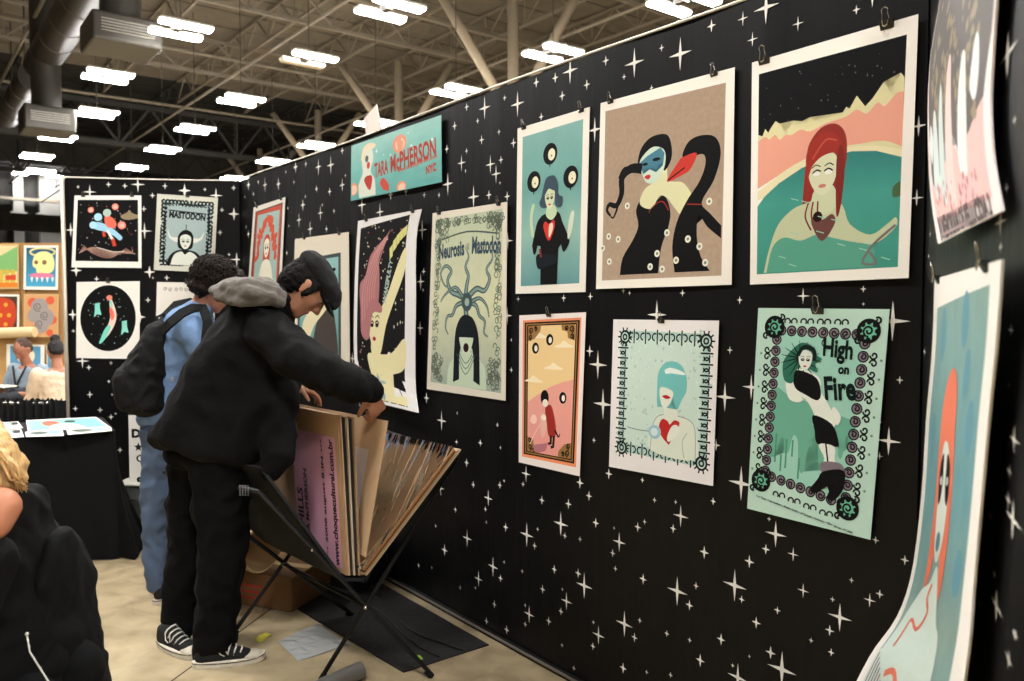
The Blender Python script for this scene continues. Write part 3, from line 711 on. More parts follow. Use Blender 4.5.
face(s, .37, .58, .1, (226, 216, 170)); s.poly((172, 112, 112), [(.24, .6), (.24, .5), (.34, .46), (.48, .5), (.48, .53), (.34, .53), (.28, .64)], True)
s.text((170, 186, 176), 'WAKEPULTY', .58, .4, .3, .06, rot=-68, bold=.04); s.text((206, 206, 120), 'POLLUX', .76, .2, .2, .1, rot=-28, bold=.05) if False else None
for i, (a, b) in enumerate(((.62, .27), (.67, .235), (.72, .21), (.77, .19), (.82, .175))): s.poly((212, 210, 130), [(a-.02, b-.025), (a+.03, b-.045), (a+.035, b+.02), (a-.01, b+.035)])
s.build('tall black print of a pink-haired swimmer stretching pale arms, lower right corner curling'); clips(s, UL, 'the print of the pink-haired swimmer', (.15, .88))

s = Sheet([(432.6, 213.3), (507.2, 201.8), (505.6, 400.8), (426.8, 389)], L, NL, .012, sub=4, paper=(216, 208, 190))
s.poly(grad([(0, (150, 164, 150)), (.5, (206, 206, 168)), (1, (176, 186, 158))], 1, .3, 20), [(.05, .04), (.05, .955), (.95, .965), (.945, .03)])
G1 = (52, 74, 76)
rnd = random.Random(5)
s.layer += 1
for (u0, v0, u1, v1, n) in ((.07, .05, .95, .075, 46), (.07, .05, .13, .9, 60), (.87, .05, .93, .92, 60), (.07, .8, .2, .94, 34), (.8, .8, .93, .95, 34), (.07, .05, .24, .16, 26), (.76, .05, .93, .16, 26)):
    for _ in range(n): s.ring((96, 108, 92), rnd.uniform(u0, u1), rnd.uniform(v0, v1), .022, .009, n=6, lay=False, a0=rnd.uniform(0, 360), a1=rnd.uniform(360, 660))
s.text((34, 62, 78), 'Neurosis', .29, .215, .36, .12, rot=-3, bold=.04); s.text((34, 62, 78), 'Mastodon', .75, .205, .36, .13, rot=2, bold=.04)
s.line((70, 84, 80), [(.15, .155), (.5, .125), (.88, .15)], .012); s.text((70, 84, 80), '& AND', .51, .205, .05, .05)
TC = (84, 112, 112)
def tentacle(pts, w0=.04): s.line((58, 84, 88), pts, w0+.014, w2=.012); s.line((128, 150, 140), pts, w0*.6, w2=.004)
tentacle([(.52, .6), (.5, .5), (.51, .42), (.53, .36), (.49, .31), (.53, .26), (.5, .22)], .05)
tentacle([(.5, .48), (.4, .46), (.3, .44), (.25, .38), (.3, .33), (.22, .3), (.15, .34), (.2, .4), (.26, .42)])
tentacle([(.54, .47), (.64, .43), (.74, .44), (.8, .38), (.76, .33), (.83, .28), (.82, .24)])
tentacle([(.48, .5), (.38, .52), (.33, .57), (.26, .58), (.24, .64), (.28, .68)], .03)
tentacle([(.55, .5), (.64, .52), (.68, .57), (.75, .6), (.74, .66), (.79, .68)], .03)
tentacle([(.46, .47), (.36, .42), (.22, .46), (.16, .5)], .025); tentacle([(.57, .5), (.68, .48), (.77, .52), (.8, .58)], .025)
s.ell(G1, .52, .5, .07); s.ell((150, 170, 158), .52, .5, .03)
s.poly((190, 206, 178), [(.28, .96), (.3, .85), (.38, .8), (.46, .77), (.58, .77), (.68, .8), (.76, .85), (.78, .96)], True)
s.poly((32, 44, 48), [(.36, .94), (.37, .7), (.4, .62), (.46, .575), (.54, .57), (.62, .6), (.68, .7), (.7, .94), (.62, .92), (.6, .75), (.45, .75), (.44, .92)], True)
s.poly((196, 208, 182), [(.44, .68), (.45, .74), (.5, .785), (.54, .785), (.59, .74), (.6, .68)], True); s.ell((60, 20, 24), .52, .745, .035); s.poly((32, 44, 48), [(.43, .69), (.43, .62), (.61, .62), (.61, .69)])
for i in range(3): s.line(G1, [(.44-i*.02, .78), (.52, .83+i*.03), (.6+i*.02, .78)], .007)
s.build('tall pale green band poster with grey tentacles above a long-haired figure'); clips(s, UL, 'the pale green tentacle poster', (.1, .9))

s = Sheet([(517.6, 128.6), (589.4, 107), (585.2, 292), (515.6, 293.8)], L, NL, .01, bend=lambda u, v: .0, paper=(232, 226, 214))
s.poly(grad([(0, (84, 138, 142)), (.35, (140, 180, 168)), (.6, (104, 158, 152)), (1, (120, 166, 158))], 1, .25, 6), [(.08, .06), (.08, .955), (.92, .95), (.925, .055)])
for a, b in ((.49, .2), (.26, .34), (.78, .355)):
    s.ell((20, 22, 24), a, b, .1, .062); s.ell((226, 220, 186), a+.02, b+.005, .05, .034); s.ell((90, 80, 60), a+.02, b+.012, .009); s.line((20, 20, 20), [(a, b+.06), (a, b+.075)], .012)
s.poly((22, 22, 24), [(.3, .66), (.25, .72), (.31, .6), (.36, .56), (.44, .54), (.62, .54), (.68, .6), (.76, .68), (.78, .72), (.7, .77), (.64, .7), (.62, .95), (.38, .95), (.38, .8), (.36, .68), (.3, .77), (.26, .74)], True)
s.poly((188, 206, 168), [(.24, .66), (.28, .66), (.25, .56), (.28, .48), (.24, .48), (.21, .56)], True); s.poly((206, 214, 190), [(.76, .7), (.81, .66), (.84, .56), (.8, .55), (.76, .62)], True)
s.poly((52, 70, 84), [(.38, .44), (.42, .36), (.46, .33), (.56, .33), (.61, .38), (.62, .44), (.68, .46), (.66, .51), (.58, .5), (.56, .42), (.46, .42), (.46, .5), (.38, .5), (.35, .47)], True)
s.poly((188, 206, 168), [(.47, .5), (.57, .5), (.6, .545), (.53, .58), (.45, .55)], True); face(s, .5, .455, .065, (206, 216, 180), lip=(196, 50, 40))
s.poly((52, 70, 84), [(.42, .44), (.44, .38), (.55, .36), (.6, .42), (.54, .41), (.48, .4)], True)
s.poly((200, 46, 34), [(.42, .62), (.44, .585), (.5, .6), (.56, .58), (.58, .62), (.5, .7)], True); s.poly((226, 214, 190), [(.5, .61), (.55, .6), (.55, .64), (.5, .68)], True)
s.poly((36, 48, 60), [(.34, .77), (.6, .79), (.6, .83), (.4, .86), (.33, .84)], True); s.line((120, 40, 30), [(.37, .74), (.39, .79)], .03)
s.build('tall teal print of a woman in black juggling three round face discs'); clips(s, UL, 'the teal three-disc juggling print', (.1, .9))

s = Sheet([(600.6, 103.2), (734.7, 67.2), (731.6, 284.8), (596, 289)], L, NL, .011, paper=(234, 228, 216))
s.poly(grad([(0, (170, 148, 126)), (1, (160, 136, 114))], 1, .45, 40), [(.045, .05), (.05, .955), (.935, .955), (.945, .06)])
s.poly(BLK, [(.2, .93), (.22, .84), (.3, .75), (.34, .68), (.32, .6), (.36, .55), (.44, .58), (.53, .54), (.58, .62), (.57, .7), (.52, .8), (.5, .93)], True)
s.poly((214, 212, 168), [(.35, .57), (.38, .5), (.46, .47), (.52, .47), (.6, .48), (.68, .5), (.75, .6), (.68, .66), (.6, .6), (.56, .56), (.5, .54), (.44, .6)], True)
s.poly((214, 212, 168), [(.46, .4), (.55, .4), (.56, .5), (.46, .5)])
s.poly(BLK, [(.34, .39), (.34, .3), (.42, .24), (.54, .24), (.58, .3), (.58, .37), (.53, .42), (.5, .36)], True)
s.poly((196, 214, 196), [(.34, .37), (.36, .33), (.44, .29), (.52, .31), (.54, .36), (.52, .42), (.46, .47), (.4, .465), (.37, .43)], True)
s.poly((70, 122, 142), [(.34, .36), (.4, .33), (.5, .3), (.53, .33), (.52, .39), (.49, .37), (.47, .42), (.45, .37), (.42, .4), (.39, .38), (.37, .42)], False)
s.ell((26, 34, 40), .47, .355, .03, .009); s.ell((26, 34, 40), .385, .37, .02, .008); s.poly((190, 44, 38), [(.38, .435), (.41, .425), (.43, .435), (.41, .45)], True)
s.line(BLK, [(.36, .39), (.27, .38), (.2, .42), (.2, .5), (.16, .56), (.1, .55), (.08, .58), (.11, .61)], .06, w2=.015); s.line(BLK, [(.32, .39), (.22, .37), (.17, .42)], .02, w2=.006); s.line(BLK, [(.2, .5), (.14, .62), (.1, .6)], .02, w2=.006)
s.poly(BLK, [(.62, .93), (.6, .8), (.63, .68), (.7, .58), (.78, .5), (.82, .42), (.8, .37), (.7, .38), (.66, .36), (.7, .3), (.78, .28), (.88, .3), (.92, .38), (.88, .5), (.8, .6), (.86, .66), (.93, .72), (.93, .78), (.84, .72), (.78, .66), (.77, .76), (.8, .86), (.86, .93)], True)
s.poly((196, 52, 40), [(.55, .475), (.63, .39), (.66, .37), (.76, .36), (.72, .43), (.66, .455)], True); s.line((60, 20, 20), [(.56, .47), (.68, .42)], .008)
s.line((150, 40, 34), [(.42, .62), (.45, .59), (.52, .57), (.57, .62)], .006); s.line((150, 40, 34), [(.7, .6), (.8, .61)], .006)
for a, b in ((.1, .72), (.18, .74), (.05, .78), (.11, .855), (.49, .83), (.56, .73), (.44, .895), (.53, .91), (.71, .77), (.79, .81), (.83, .89), (.85, .6), (.63, .87), (.25, .57)):
    s.ell((226, 224, 206), a, b, .02); s.ell((120, 130, 120), a, b, .009)
s.build('large tan print of a masked woman in black beside a black swan with red bill'); clips(s, UL, 'the tan black swan print', (.09, .87))

s = Sheet([(752, 62.7), (918.4, 14), (908.6, 278), (750, 284.6)], L, NL, .012, paper=(238, 232, 222))
s.poly((18, 17, 20), [(.05, .06), (.05, .4), (.94, .4), (.945, .065)]); s.specks((120, 116, 116), 34, .08, .09, .9, .3, .006, 3, True)
s.poly((216, 208, 160), [(.05, .52), (.05, .33), (.08, .34), (.1, .31), (.12, .33), (.14, .31), (.17, .285), (.2, .3), (.24, .345), (.26, .33), (.29, .3), (.32, .335), (.35, .31), (.37, .325), (.4, .3), (.43, .32), (.6, .31), (.62, .29), (.64, .3), (.68, .255), (.73, .305), (.77, .28), (.83, .225), (.88, .285), (.92, .205), (.94, .225), (.94, .6)])
s.poly((226, 158, 136), [(.05, .57), (.05, .36), (.1, .345), (.13, .36), (.17, .345), (.2, .37), (.24, .355), (.28, .36), (.34, .345), (.4, .36), (.5, .34), (.62, .33), (.68, .31), (.74, .335), (.8, .3), (.84, .32), (.9, .28), (.94, .28), (.94, .49), (.84, .455), (.7, .45), (.5, .45), (.3, .49), (.15, .54)], True)
s.poly((226, 216, 176), [(.05, .62), (.05, .585), (.2, .525), (.4, .47), (.6, .455), (.8, .47), (.94, .5), (.94, .56), (.5, .6)], True)
s.poly(grad([(0, (56, 140, 122)), (.35, (62, 150, 136)), (.56, (30, 112, 112)), (1, (30, 112, 112))], 1, .2, 5), [(.05, .955), (.05, .65), (.1, .61), (.2, .56), (.35, .51), (.5, .485), (.66, .475), (.8, .49), (.94, .53), (.94, .955)], False)
s.poly((70, 96, 60), [(.9, .64), (.94, .62), (.94, .68), (.9, .68)], True)
s.poly((142, 40, 30), [(.36, .68), (.38, .48), (.4, .41), (.47, .355), (.56, .35), (.62, .4), (.63, .5), (.6, .62), (.61, .72), (.56, .73), (.5, .66), (.44, .66), (.4, .7)], True)
s.poly((190, 196, 160), [(.2, .74), (.3, .68), (.4, .66), (.46, .64), (.56, .65), (.62, .7), (.66, .77), (.78, .82), (.88, .78), (.92, .76), (.92, .8), (.8, .86), (.66, .84), (.6, .86), (.6, .95), (.28, .95), (.3, .83), (.22, .86), (.16, .95), (.1, .95), (.14, .84)], True)
s.poly((84, 156, 134), [(.12, .95), (.16, .84), (.24, .8), (.35, .82), (.46, .8), (.56, .82), (.66, .84), (.8, .87), (.8, .95)], True)
s.poly((200, 206, 170), [(.45, .6), (.55, .6), (.58, .68), (.5, .72), (.42, .67)], True)
face(s, .485, .545, .085, (214, 214, 180), lip=(196, 120, 104), eye=(26, 40, 36), white=True)
s.poly((156, 42, 30), [(.39, .56), (.38, .46), (.44, .39), (.54, .38), (.6, .44), (.62, .56), (.58, .52), (.56, .47), (.48, .475), (.42, .51)], True)
s.poly((122, 34, 26), [(.57, .5), (.6, .44), (.62, .55), (.6, .7), (.575, .72)], True); s.line((190, 80, 60), [(.42, .48), (.5, .41), (.57, .42)], .01)
for k_ in range(3): s.line((122, 40, 30), [(.4+k_*.03, .66), (.38+k_*.04, .72), (.42+k_*.03, .78)], .01)
s.poly((104, 62, 56), [(.42, .75), (.44, .72), (.49, .74), (.55, .72), (.57, .76), (.49, .83)], True); s.ell((60, 20, 18), .46, .725, .03)
for k_ in range(12): rr_ = random.Random(k_); a, b = rr_.uniform(.1, .88), rr_.uniform(.6, .93); s.line((150, 200, 176), [(a, b), (a+.05, b+.012)], .005)
s.line((110, 110, 110), [(.92, .79), (.8, .86), (.74, .93), (.82, .935), (.78, .89)], .014)
s.build('largest print, red-haired woman in a teal pool under pink peaks and black sky'); clips(s, UL, 'the red-haired woman print', (.09, .84), 1.5)

s = Sheet([(519.3, 315.4), (586, 312.2), (579.7, 476.3), (518.7, 462.2)], L, NL, .012, paper=(232, 220, 214))
s.poly((230, 140, 96), [(.06, .035), (.06, .955), (.94, .95), (.94, .03)]); s.poly((40, 26, 18), [(.09, .05), (.09, .935), (.91, .93), (.92, .045)])
s.poly((150, 110, 60), [(.115, .06), (.115, .925), (.885, .92), (.895, .055)]); s.poly((40, 26, 18), [(.13, .068), (.13, .918), (.87, .912), (.88, .062)])
s.poly(grad([(0, (226, 150, 140)), (.55, (228, 160, 146)), (.9, (232, 196, 140)), (1, (232, 196, 140))], 1), [(.15, .075), (.15, .91), (.855, .905), (.865, .07)])
s.poly((232, 200, 144), [(.15, .075), (.15, .58), (.3, .53), (.5, .47), (.7, .43), (.86, .41), (.865, .07)])
for a, b in ((.3, .14), (.7, .2), (.55, .34), (.24, .43)): s.poly((240, 224, 190), [(a-.14, b+.012), (a-.05, b-.01), (a, b-.03), (a+.07, b-.01), (a+.15, b+.012)], True)
for (cu, cv, sx, sy) in ((.15, .075, 1, 1), (.86, .07, -1, 1), (.15, .91, 1, -1), (.855, .905, -1, -1)):
    s.poly((150, 110, 60), [(cu, cv), (cu+sx*.2, cv), (cu+sx*.19, cv+sy*.035), (cu+sx*.11, cv+sy*.045), (cu+sx*.1, cv+sy*.085), (cu, cv+sy*.1)], False)
    for (a, b, r) in ((.05, .03, .035), (.12, .02, .025), (.04, .075, .03)): s.line((30, 20, 14), spiral(cu+sx*a, cv+sy*b, r, 1.5, s.asp, a*30, sx*sy), .014)
for a, b in ((.49, .165), (.27, .22), (.71, .53)):
    s.ell((22, 20, 20), a, b, .055, .037); s.ell((236, 226, 210), a+.008, b+.002, .025, .02)
s.poly((150, 40, 34), [(.44, .62), (.47, .59), (.54, .59), (.6, .68), (.62, .76), (.58, .79), (.5, .78), (.47, .7)], True); s.ell((26, 22, 24), .43, .54, .065, .05); s.ell((232, 224, 206), .44, .575, .045, .025)
s.line((26, 22, 22), [(.54, .78), (.54, .83), (.5, .835)], .035, sm=False); s.line((26, 22, 22), [(.59, .78), (.58, .85), (.54, .855)], .035, sm=False); s.line((26, 22, 22), [(.6, .74), (.66, .78), (.68, .76)], .025, w2=.01)
s.poly((224, 176, 160), [(.36, .68), (.4, .64), (.46, .68), (.47, .74), (.42, .8), (.38, .78)], True); s.ell((236, 226, 206), .42, .67, .04, .02); s.line((236, 200, 190), [(.36, .72), (.28, .78), (.2, .86)], .01)
s.poly((176, 110, 120), [(.26, .86), (.5, .83), (.46, .885), (.36, .905), (.26, .9)])
s.poly((240, 200, 184), [(.2, .7), (.24, .66), (.3, .67), (.3, .71), (.24, .72)], True)
s.build('small pink and gold framed print of a red-coated figure, lower row, leftmost'); clips(s, UL, 'the small pink framed print', (.47,))

s = Sheet([(613.4, 319.4), (719, 320.6), (713, 486), (609, 466.6)], L, NL, .011, paper=(228, 224, 222))
s.poly((172, 200, 190), [(.09, .07), (.09, .88), (.93, .9), (.93, .08)]); s.poly((196, 216, 204), [(.15, .12), (.15, .82), (.87, .84), (.87, .13)])
s.specks((168, 196, 186), 150, .07, .05, .96, .9, .012, 4); s.specks((206, 224, 214), 120, .17, .14, .85, .8, .01, 9)
OR = (28, 44, 46)
s.layer += 1
def fleur(cu, cv, r, vert):
    k = s.asp
    if vert: s.line(OR, [(cu, cv-r/k*1.3), (cu, cv+r/k*1.3)], .012, sm=False, lay=False); s.ring(OR, cu-r*.55, cv, r*.6, .012, 8, False, 90, 300); s.ring(OR, cu+r*.55, cv, r*.6, .012, 8, False, -120, 90)
    else: s.line(OR, [(cu-r*1.3, cv), (cu+r*1.3, cv)], .012, sm=False, lay=False); s.ring(OR, cu, cv-r*.55/k, r*.6, .012, 8, False, 180, 390); s.ring(OR, cu, cv+r*.55/k, r*.6, .012, 8, False, -30, 180)
for i in range(6):
    a = .225+i*.115; fleur(a, .108+.006*i/6, .042, True); fleur(a, .885-.03+.012*i/6, .042, True)
for i in range(10):
    b = .19+i*.0675; fleur(.115, b-.003, .042, False); fleur(.91, b+.01, .042, False)
for (a, b) in ((.13, .115), (.9, .125), (.13, .855), (.895, .875)):
    s.ring(OR, a, b, .045, .016, 12); s.ring(OR, a, b, .02, .014, 8)
    for q in range(10): t = q*math.pi/5; s.line(OR, [(a+math.cos(t)*.045, b+math.sin(t)*.045/s.asp), (a+math.cos(t)*.075, b+math.sin(t)*.075/s.asp)], .012, sm=False, lay=False)
s.poly((214, 222, 206), [(.42, .84), (.44, .68), (.48, .62), (.54, .6), (.55, .54), (.66, .54), (.67, .6), (.78, .62), (.83, .68), (.84, .86)], True)
s.line((150, 150, 140), [(.42, .84), (.44, .68), (.48, .62), (.54, .6)], .006); s.line((150, 150, 140), [(.67, .6), (.78, .62), (.83, .68), (.84, .86)], .006); s.line((150, 150, 140), [(.74, .86), (.72, .76), (.76, .7)], .005)
s.poly((112, 188, 184), [(.48, .56), (.47, .42), (.48, .33), (.54, .27), (.63, .26), (.7, .29), (.74, .36), (.74, .44), (.7, .5), (.66, .56), (.62, .48), (.55, .48)], True)
s.poly((218, 224, 210), [(.5, .43), (.62, .45), (.6, .52), (.55, .56), (.51, .53)], True); s.poly((184, 30, 34), [(.52, .485), (.56, .475), (.6, .49), (.56, .5)], True)
s.poly((226, 236, 230), [(.54, .315), (.6, .3), (.7, .32), (.72, .34), (.6, .335), (.55, .34)], True)
s.poly((184, 36, 34), [(.5, .67), (.53, .63), (.58, .64), (.6, .66), (.64, .63), (.69, .64), (.67, .68), (.62, .69), (.58, .76), (.6, .79), (.55, .76), (.51, .72)], True)
s.poly((222, 226, 212), [(.62, .67), (.67, .66), (.69, .7), (.6, .77), (.58, .74)], True)
s.ell((150, 190, 200), .46, .72, .06, .045); s.ell((206, 222, 224), .455, .72, .035, .026); s.line((120, 140, 140), [(.18, .71), (.28, .72), (.4, .72)], .007)
s.build('pale print of a turquoise-bobbed figure with red heart inside a dark ornamental border'); clips(s, UL, 'the pale turquoise-bob print', (.49,))

s = Sheet([(758.3, 308), (889.8, 309.2), (870.4, 539.8), (747.2, 508.5)], L, NL, .012, paper=(182, 212, 196))
PU = (120, 108, 118); TQ = (104, 168, 144)
s.poly((152, 200, 182), [(.19, .12), (.16, .82), (.8, .85), (.84, .125)])
s.poly(TQ, [(.17, .4), (.3, .41), (.5, .44), (.66, .47), (.82, .5), (.82, .58), (.8, .6), (.77, .56), (.75, .66), (.72, .66), (.7, .58), (.66, .56), (.62, .72), (.58, .72), (.55, .6), (.5, .6), (.46, .76), (.42, .74), (.4, .62), (.36, .6), (.33, .68), (.29, .68), (.28, .6), (.24, .66), (.22, .72), (.2, .7), (.165, .75)], True)
for a, b, c in ((.22, .6, .74), (.31, .62, .76), (.42, .7, .8), (.62, .7, .76), (.27, .7, .78), (.36, .62, .7)): s.line((70, 140, 112), [(a, b), (a, c)], .014, sm=False)
# scrolled border
s.layer += 1
bp = [(.21+i*.083, .105+.001*i) for i in range(8)] + [(.2+i*.082, .815+.008*i) for i in range(8)] + [(.175-.0025*i, .15+i*.0535) for i in range(13)] + [(.85-.004*i, .15+i*.0575) for i in range(13)]
s.hold = True; r_ = .033
for a, b in bp: s.ell(BLK, a, b, r_*1.25, None, 12)
s.layer += 1
for a, b in bp: s.ell(PU, a, b, r_*.95, None, 12)
s.layer += 1
for a, b in bp: s.line(BLK, spiral(a, b, r_*.7, 1.2, s.asp, a*20), r_*.35)
s.layer += 1
for i in range(4):
    for (a, b, dx, dy) in ((.28+i*.13, .05, 0, 1), (.27+i*.13, .885+i*.012, 0, -1)): s.ring(BLK, a-.025, b+.012, .022, .012, 8, False, 150, 400); s.ring(BLK, a+.03, b+.012, .022, .012, 8, False, 140, 390)
for i in range(8):
    b = .2+i*.082
    for (a, sg) in ((.1-.003*i, 1), (.92-.006*i, -1)):
        s.line(BLK, spiral(a, b, .028, 1.2, s.asp, 0 if sg > 0 else math.pi, sg), .013, lay=False); s.line(BLK, spiral(a, b+.035, .028, 1.2, s.asp, 0 if sg > 0 else math.pi, -sg), .013, lay=False)
        s.ell((104, 128, 112), a-.075*sg*.7, b+.02, .009)
s.hold = False
for (a, b) in ((.15, .09), (.87, .095), (.11, .845), (.82, .885)):
    s.ell(BLK, a, b, .085); s.ell((106, 180, 150), a, b, .06)
    for q in range(8):
        t = q*math.pi/4; s.ell(BLK, a+math.cos(t)*.06, b+math.sin(t)*.06/s.asp, .018)
    s.line(BLK, spiral(a, b, .04, 1.4, s.asp, a*9), .014); s.line(BLK, spiral(a-.07, b+.04, .025, 1.2, s.asp, 1), .014); s.line(BLK, spiral(a+.06, b-.045, .025, 1.2, s.asp, 4), .014)
LB = (16, 40, 40)
s.text(LB, 'High', .66, .19, .23, .17, rot=4, bold=.035, shear=-.1); s.text(LB, 'on', .715, .275, .08, .05, bold=.04); s.text(LB, 'Fire', .695, .355, .24, .17, rot=-5, bold=.035, shear=-.1)
for a, b in ((.56, .13), (.6, .42)): s.line(LB, [(a, b), (a-.02, b+.03), (a+.02, b+.05)], .012, w2=.003)
HR = (40, 104, 84)
s.poly((222, 226, 214), [(.28, .33), (.32, .29), (.38, .28), (.5, .3), (.55, .33), (.56, .38), (.62, .43), (.68, .5), (.66, .54), (.52, .54), (.52, .49), (.44, .42), (.33, .4)], True)
s.poly(BLK, [(.33, .3), (.4, .29), (.52, .32), (.56, .39), (.53, .42), (.44, .4), (.35, .37)], True)                # cropped top
s.poly(BLK, [(.51, .49), (.66, .52), (.72, .6), (.7, .62), (.56, .62), (.53, .56)], True)
s.poly((222, 226, 214), [(.57, .62), (.69, .62), (.7, .68), (.76, .72), (.7, .74), (.6, .73), (.62, .68)], True); s.line(BLK, [(.62, .6), (.65, .7)], .012)
s.poly(PU, [(.6, .7), (.74, .69), (.77, .73), (.62, .75)], True)
s.poly(BLK, [(.62, .74), (.77, .72), (.78, .8), (.72, .86), (.66, .86), (.68, .8), (.56, .85), (.53, .83), (.58, .78)], True)
s.poly((222, 226, 214), [(.27, .33), (.3, .42), (.38, .44), (.42, .42), (.34, .38), (.32, .32)], True); s.poly((222, 226, 214), [(.66, .44), (.72, .48), (.7, .52), (.65, .5)], True)
s.poly(HR, [(.26, .34), (.24, .26), (.3, .2), (.38, .16), (.46, .17), (.5, .21), (.55, .23), (.5, .25), (.52, .29), (.46, .28), (.4, .27), (.34, .3), (.33, .35)], True)
for k_ in range(16): t = k_*.42; s.line((24, 56, 48), [(.38, .23), (.38+math.cos(t)*.16, .24+math.sin(t)*.09)], .014, w2=.003, sm=False)
face(s, .42, .24, .05, (218, 224, 212)); s.line((24, 56, 48), [(.36, .22), (.4, .18), (.48, .19), (.49, .24)], .03)
s.text((30, 50, 44), 'Tue Tanas • City Auditori • Meekin Studio • of Tampery Gainsman • TEN • January 04 2008', .475, .957, .8, .019, rot=7.3, bold=.03)
s.line((120, 150, 136), [(.12, .95), (.8, 1.0)], .004) if False else None
s.build('mint green poster lettered High on Fire with black scrolled border'); clips(s, UL, 'the mint green poster', (.49,), 1.5)

# ---- return wall nearest the camera --------------------------------------------------
s = Sheet([[(952, -70), (940, 0), (930, 60), (927.5, 120), (930, 190), (938, 244)], [(1004, -130), (996, 0), (992, 60), (990, 110), (993, 160), (1002, 211)]], R, NR, .018, sub=10, bend=lambda u, v: .02*v*v*(1-u), rows=16, paper=(238, 226, 222))
s.poly((150, 146, 146), [(.07, .03), (.07, .72), (.2, .78), (.93, .6), (.92, .02)], False)
s.poly((96, 92, 90), [(.07, .03), (.07, .76), (.2, .8), (.3, .7), (.5, .66), (.66, .74), (.93, .55), (.92, .02)], True)
s.poly((238, 190, 186), [(.07, .78), (.07, .92), (.93, .92), (.93, .54), (.76, .66), (.6, .72), (.5, .69), (.34, .74), (.2, .83)], False)
s.specks((150, 136, 110), 120, .1, .2, .85, .62, .02, 5)
for a, v0, v1, w_, c in ((.18, .58, .82, .12, (214, 226, 222)), (.3, .5, .84, .1, (206, 220, 216)), (.44, .4, .86, .13, (230, 206, 200)), (.66, .38, .78, .14, (224, 232, 228)), (.82, .3, .52, .1, (230, 234, 230)), (.1, .62, .7, .08, (226, 232, 228))):
    s.poly(c, [(a-w_*.2, v0), (a+w_*.2, v0+.01), (a+w_*.5, (v0+v1)/2), (a+w_*.4, v1), (a, v1+.03), (a-w_*.5, v1-.02), (a-w_*.4, (v0+v1)/2)], True)
s.specks((196, 140, 140), 40, .1, .8, .9, .9, .012, 7)
s.text((90, 74, 78), 'IN MEMORIAM OF PELLUCIDIA 2', .5, .945, .82, .07, rot=0, bold=.05)
s.line((150, 130, 130), [(.1, .968), (.6, .968)], .012, sm=False)
s.build('pink and grey print at the upper right, cut by the picture top, bottom edge lifting')
clips(s, UR, 'the pink and grey print at upper right', (.2, .8))
s = Sheet([[(934.5, 279), (932, 350), (926, 420), (921, 500), (911, 575), (896, 618), (872, 652), (852, 690)], [(1001.5, 259.5), (996, 340), (988, 420), (980, 510), (973, 590), (968, 650), (955, 720), (925, 790)]], R, NR, .02, sub=16, rows=24, bend=lambda u, v: .01+.10*max(0, v-.55)**2*(1-u*.4), paper=(232, 228, 220))
s.poly(grad([(0, (120, 166, 166)), (.3, (132, 156, 146)), (.6, (100, 150, 156)), (1, (130, 160, 150))], 1, .5, 9), [(.09, .07), (.09, .97), (.9, .97), (.9, .05)])
for (a, b, r) in ((.25, .12, .05), (.62, .1, .05), (.8, .3, .05), (.2, .32, .05), (.7, .2, .04), (.82, .55, .05)): s.ell((96, 146, 160), a, b, r, .05)
s.poly((224, 118, 90), [(.36, .62), (.34, .42), (.38, .24), (.48, .185), (.58, .22), (.62, .34), (.64, .5), (.62, .62), (.52, .5), (.46, .5)], True)
s.poly((206, 222, 212), [(.09, .97), (.14, .72), (.3, .61), (.44, .58), (.52, .54), (.58, .58), (.66, .68), (.74, .74), (.8, .97)], True)
s.poly((212, 220, 212), [(.4, .4), (.44, .33), (.52, .33), (.57, .38), (.57, .47), (.52, .53), (.45, .52), (.41, .46)], True)
for sg in (-1, 1): s.poly((28, 26, 28), [(.49+sg*.03, .345), (.49+sg*.09, .37), (.49+sg*.08, .43), (.49+sg*.03, .41)], True); s.ell((190, 196, 190), .49+sg*.055, .39, .02, .008)
s.ell((70, 130, 140), .49, .495, .035, .018)
s.line((222, 120, 96), [(.5, .58), (.46, .62), (.52, .66), (.44, .72), (.3, .7), (.24, .8)], .022); s.line((222, 120, 96), [(.5, .9), (.4, .86), (.3, .88)], .03)
s.poly((206, 214, 206), [(.09, .82), (.3, .9), (.5, .98), (.09, .98)]); 
for i in range(7): s.line((90, 100, 100), [(.12+i*.035, .84+i*.012), (.12+i*.035, .96)], .012, sm=False)
s.build('long teal print of a coral-haired pale face, lower part curling off the right-hand wall')
clips(s, UR, 'the long teal coral-hair print', (.1, .85))

# ---- the vinyl banner ------------------------------------------------------------------
s = Sheet([(351.4, 145.8), (441.2, 115), (441.8, 182), (350.8, 201)], L, NL, .014, paper=(120, 180, 172))
s.poly(grad([(0, (92, 158, 152)), (.5, (112, 178, 170)), (1, (146, 190, 182))], 1, .5, 5), [(.0, .0), (.0, 1), (1, 1), (1, .0)], clip=False)
for a, b, r in ((.58, .23, .075), (.03, .8, .06), (.6, .94, .05)): s.ell((222, 140, 112), a, b, r, r*1.9); s.ell((226, 186, 160), a+.005, b+.01, r*.7, r*1.4)
s.poly((216, 150, 120), [(.55, .12), (.62, .12), (.6, .4), (.57, .4)], True)
s.poly((208, 212, 196), [(.11, .98), (.1, .75), (.15, .55), (.14, .35), (.18, .18), (.26, .18), (.28, .35), (.25, .55), (.3, .72), (.31, .98)], True)
s.poly((222, 206, 176), [(.13, .3), (.16, .1), (.24, .06), (.31, .12), (.27, .18), (.2, .18), (.16, .36)], True); s.ell((80, 90, 90), .2, .32, .02); s.ell((190, 60, 50), .22, .44, .02)
s.poly((176, 52, 44), [(.17, .7), (.2, .62), (.22, .68), (.25, .62), (.27, .7), (.24, .88)], True); s.poly((190, 70, 56), [(.36, .8), (.4, .72), (.46, .86), (.46, .97), (.4, .92)], True)
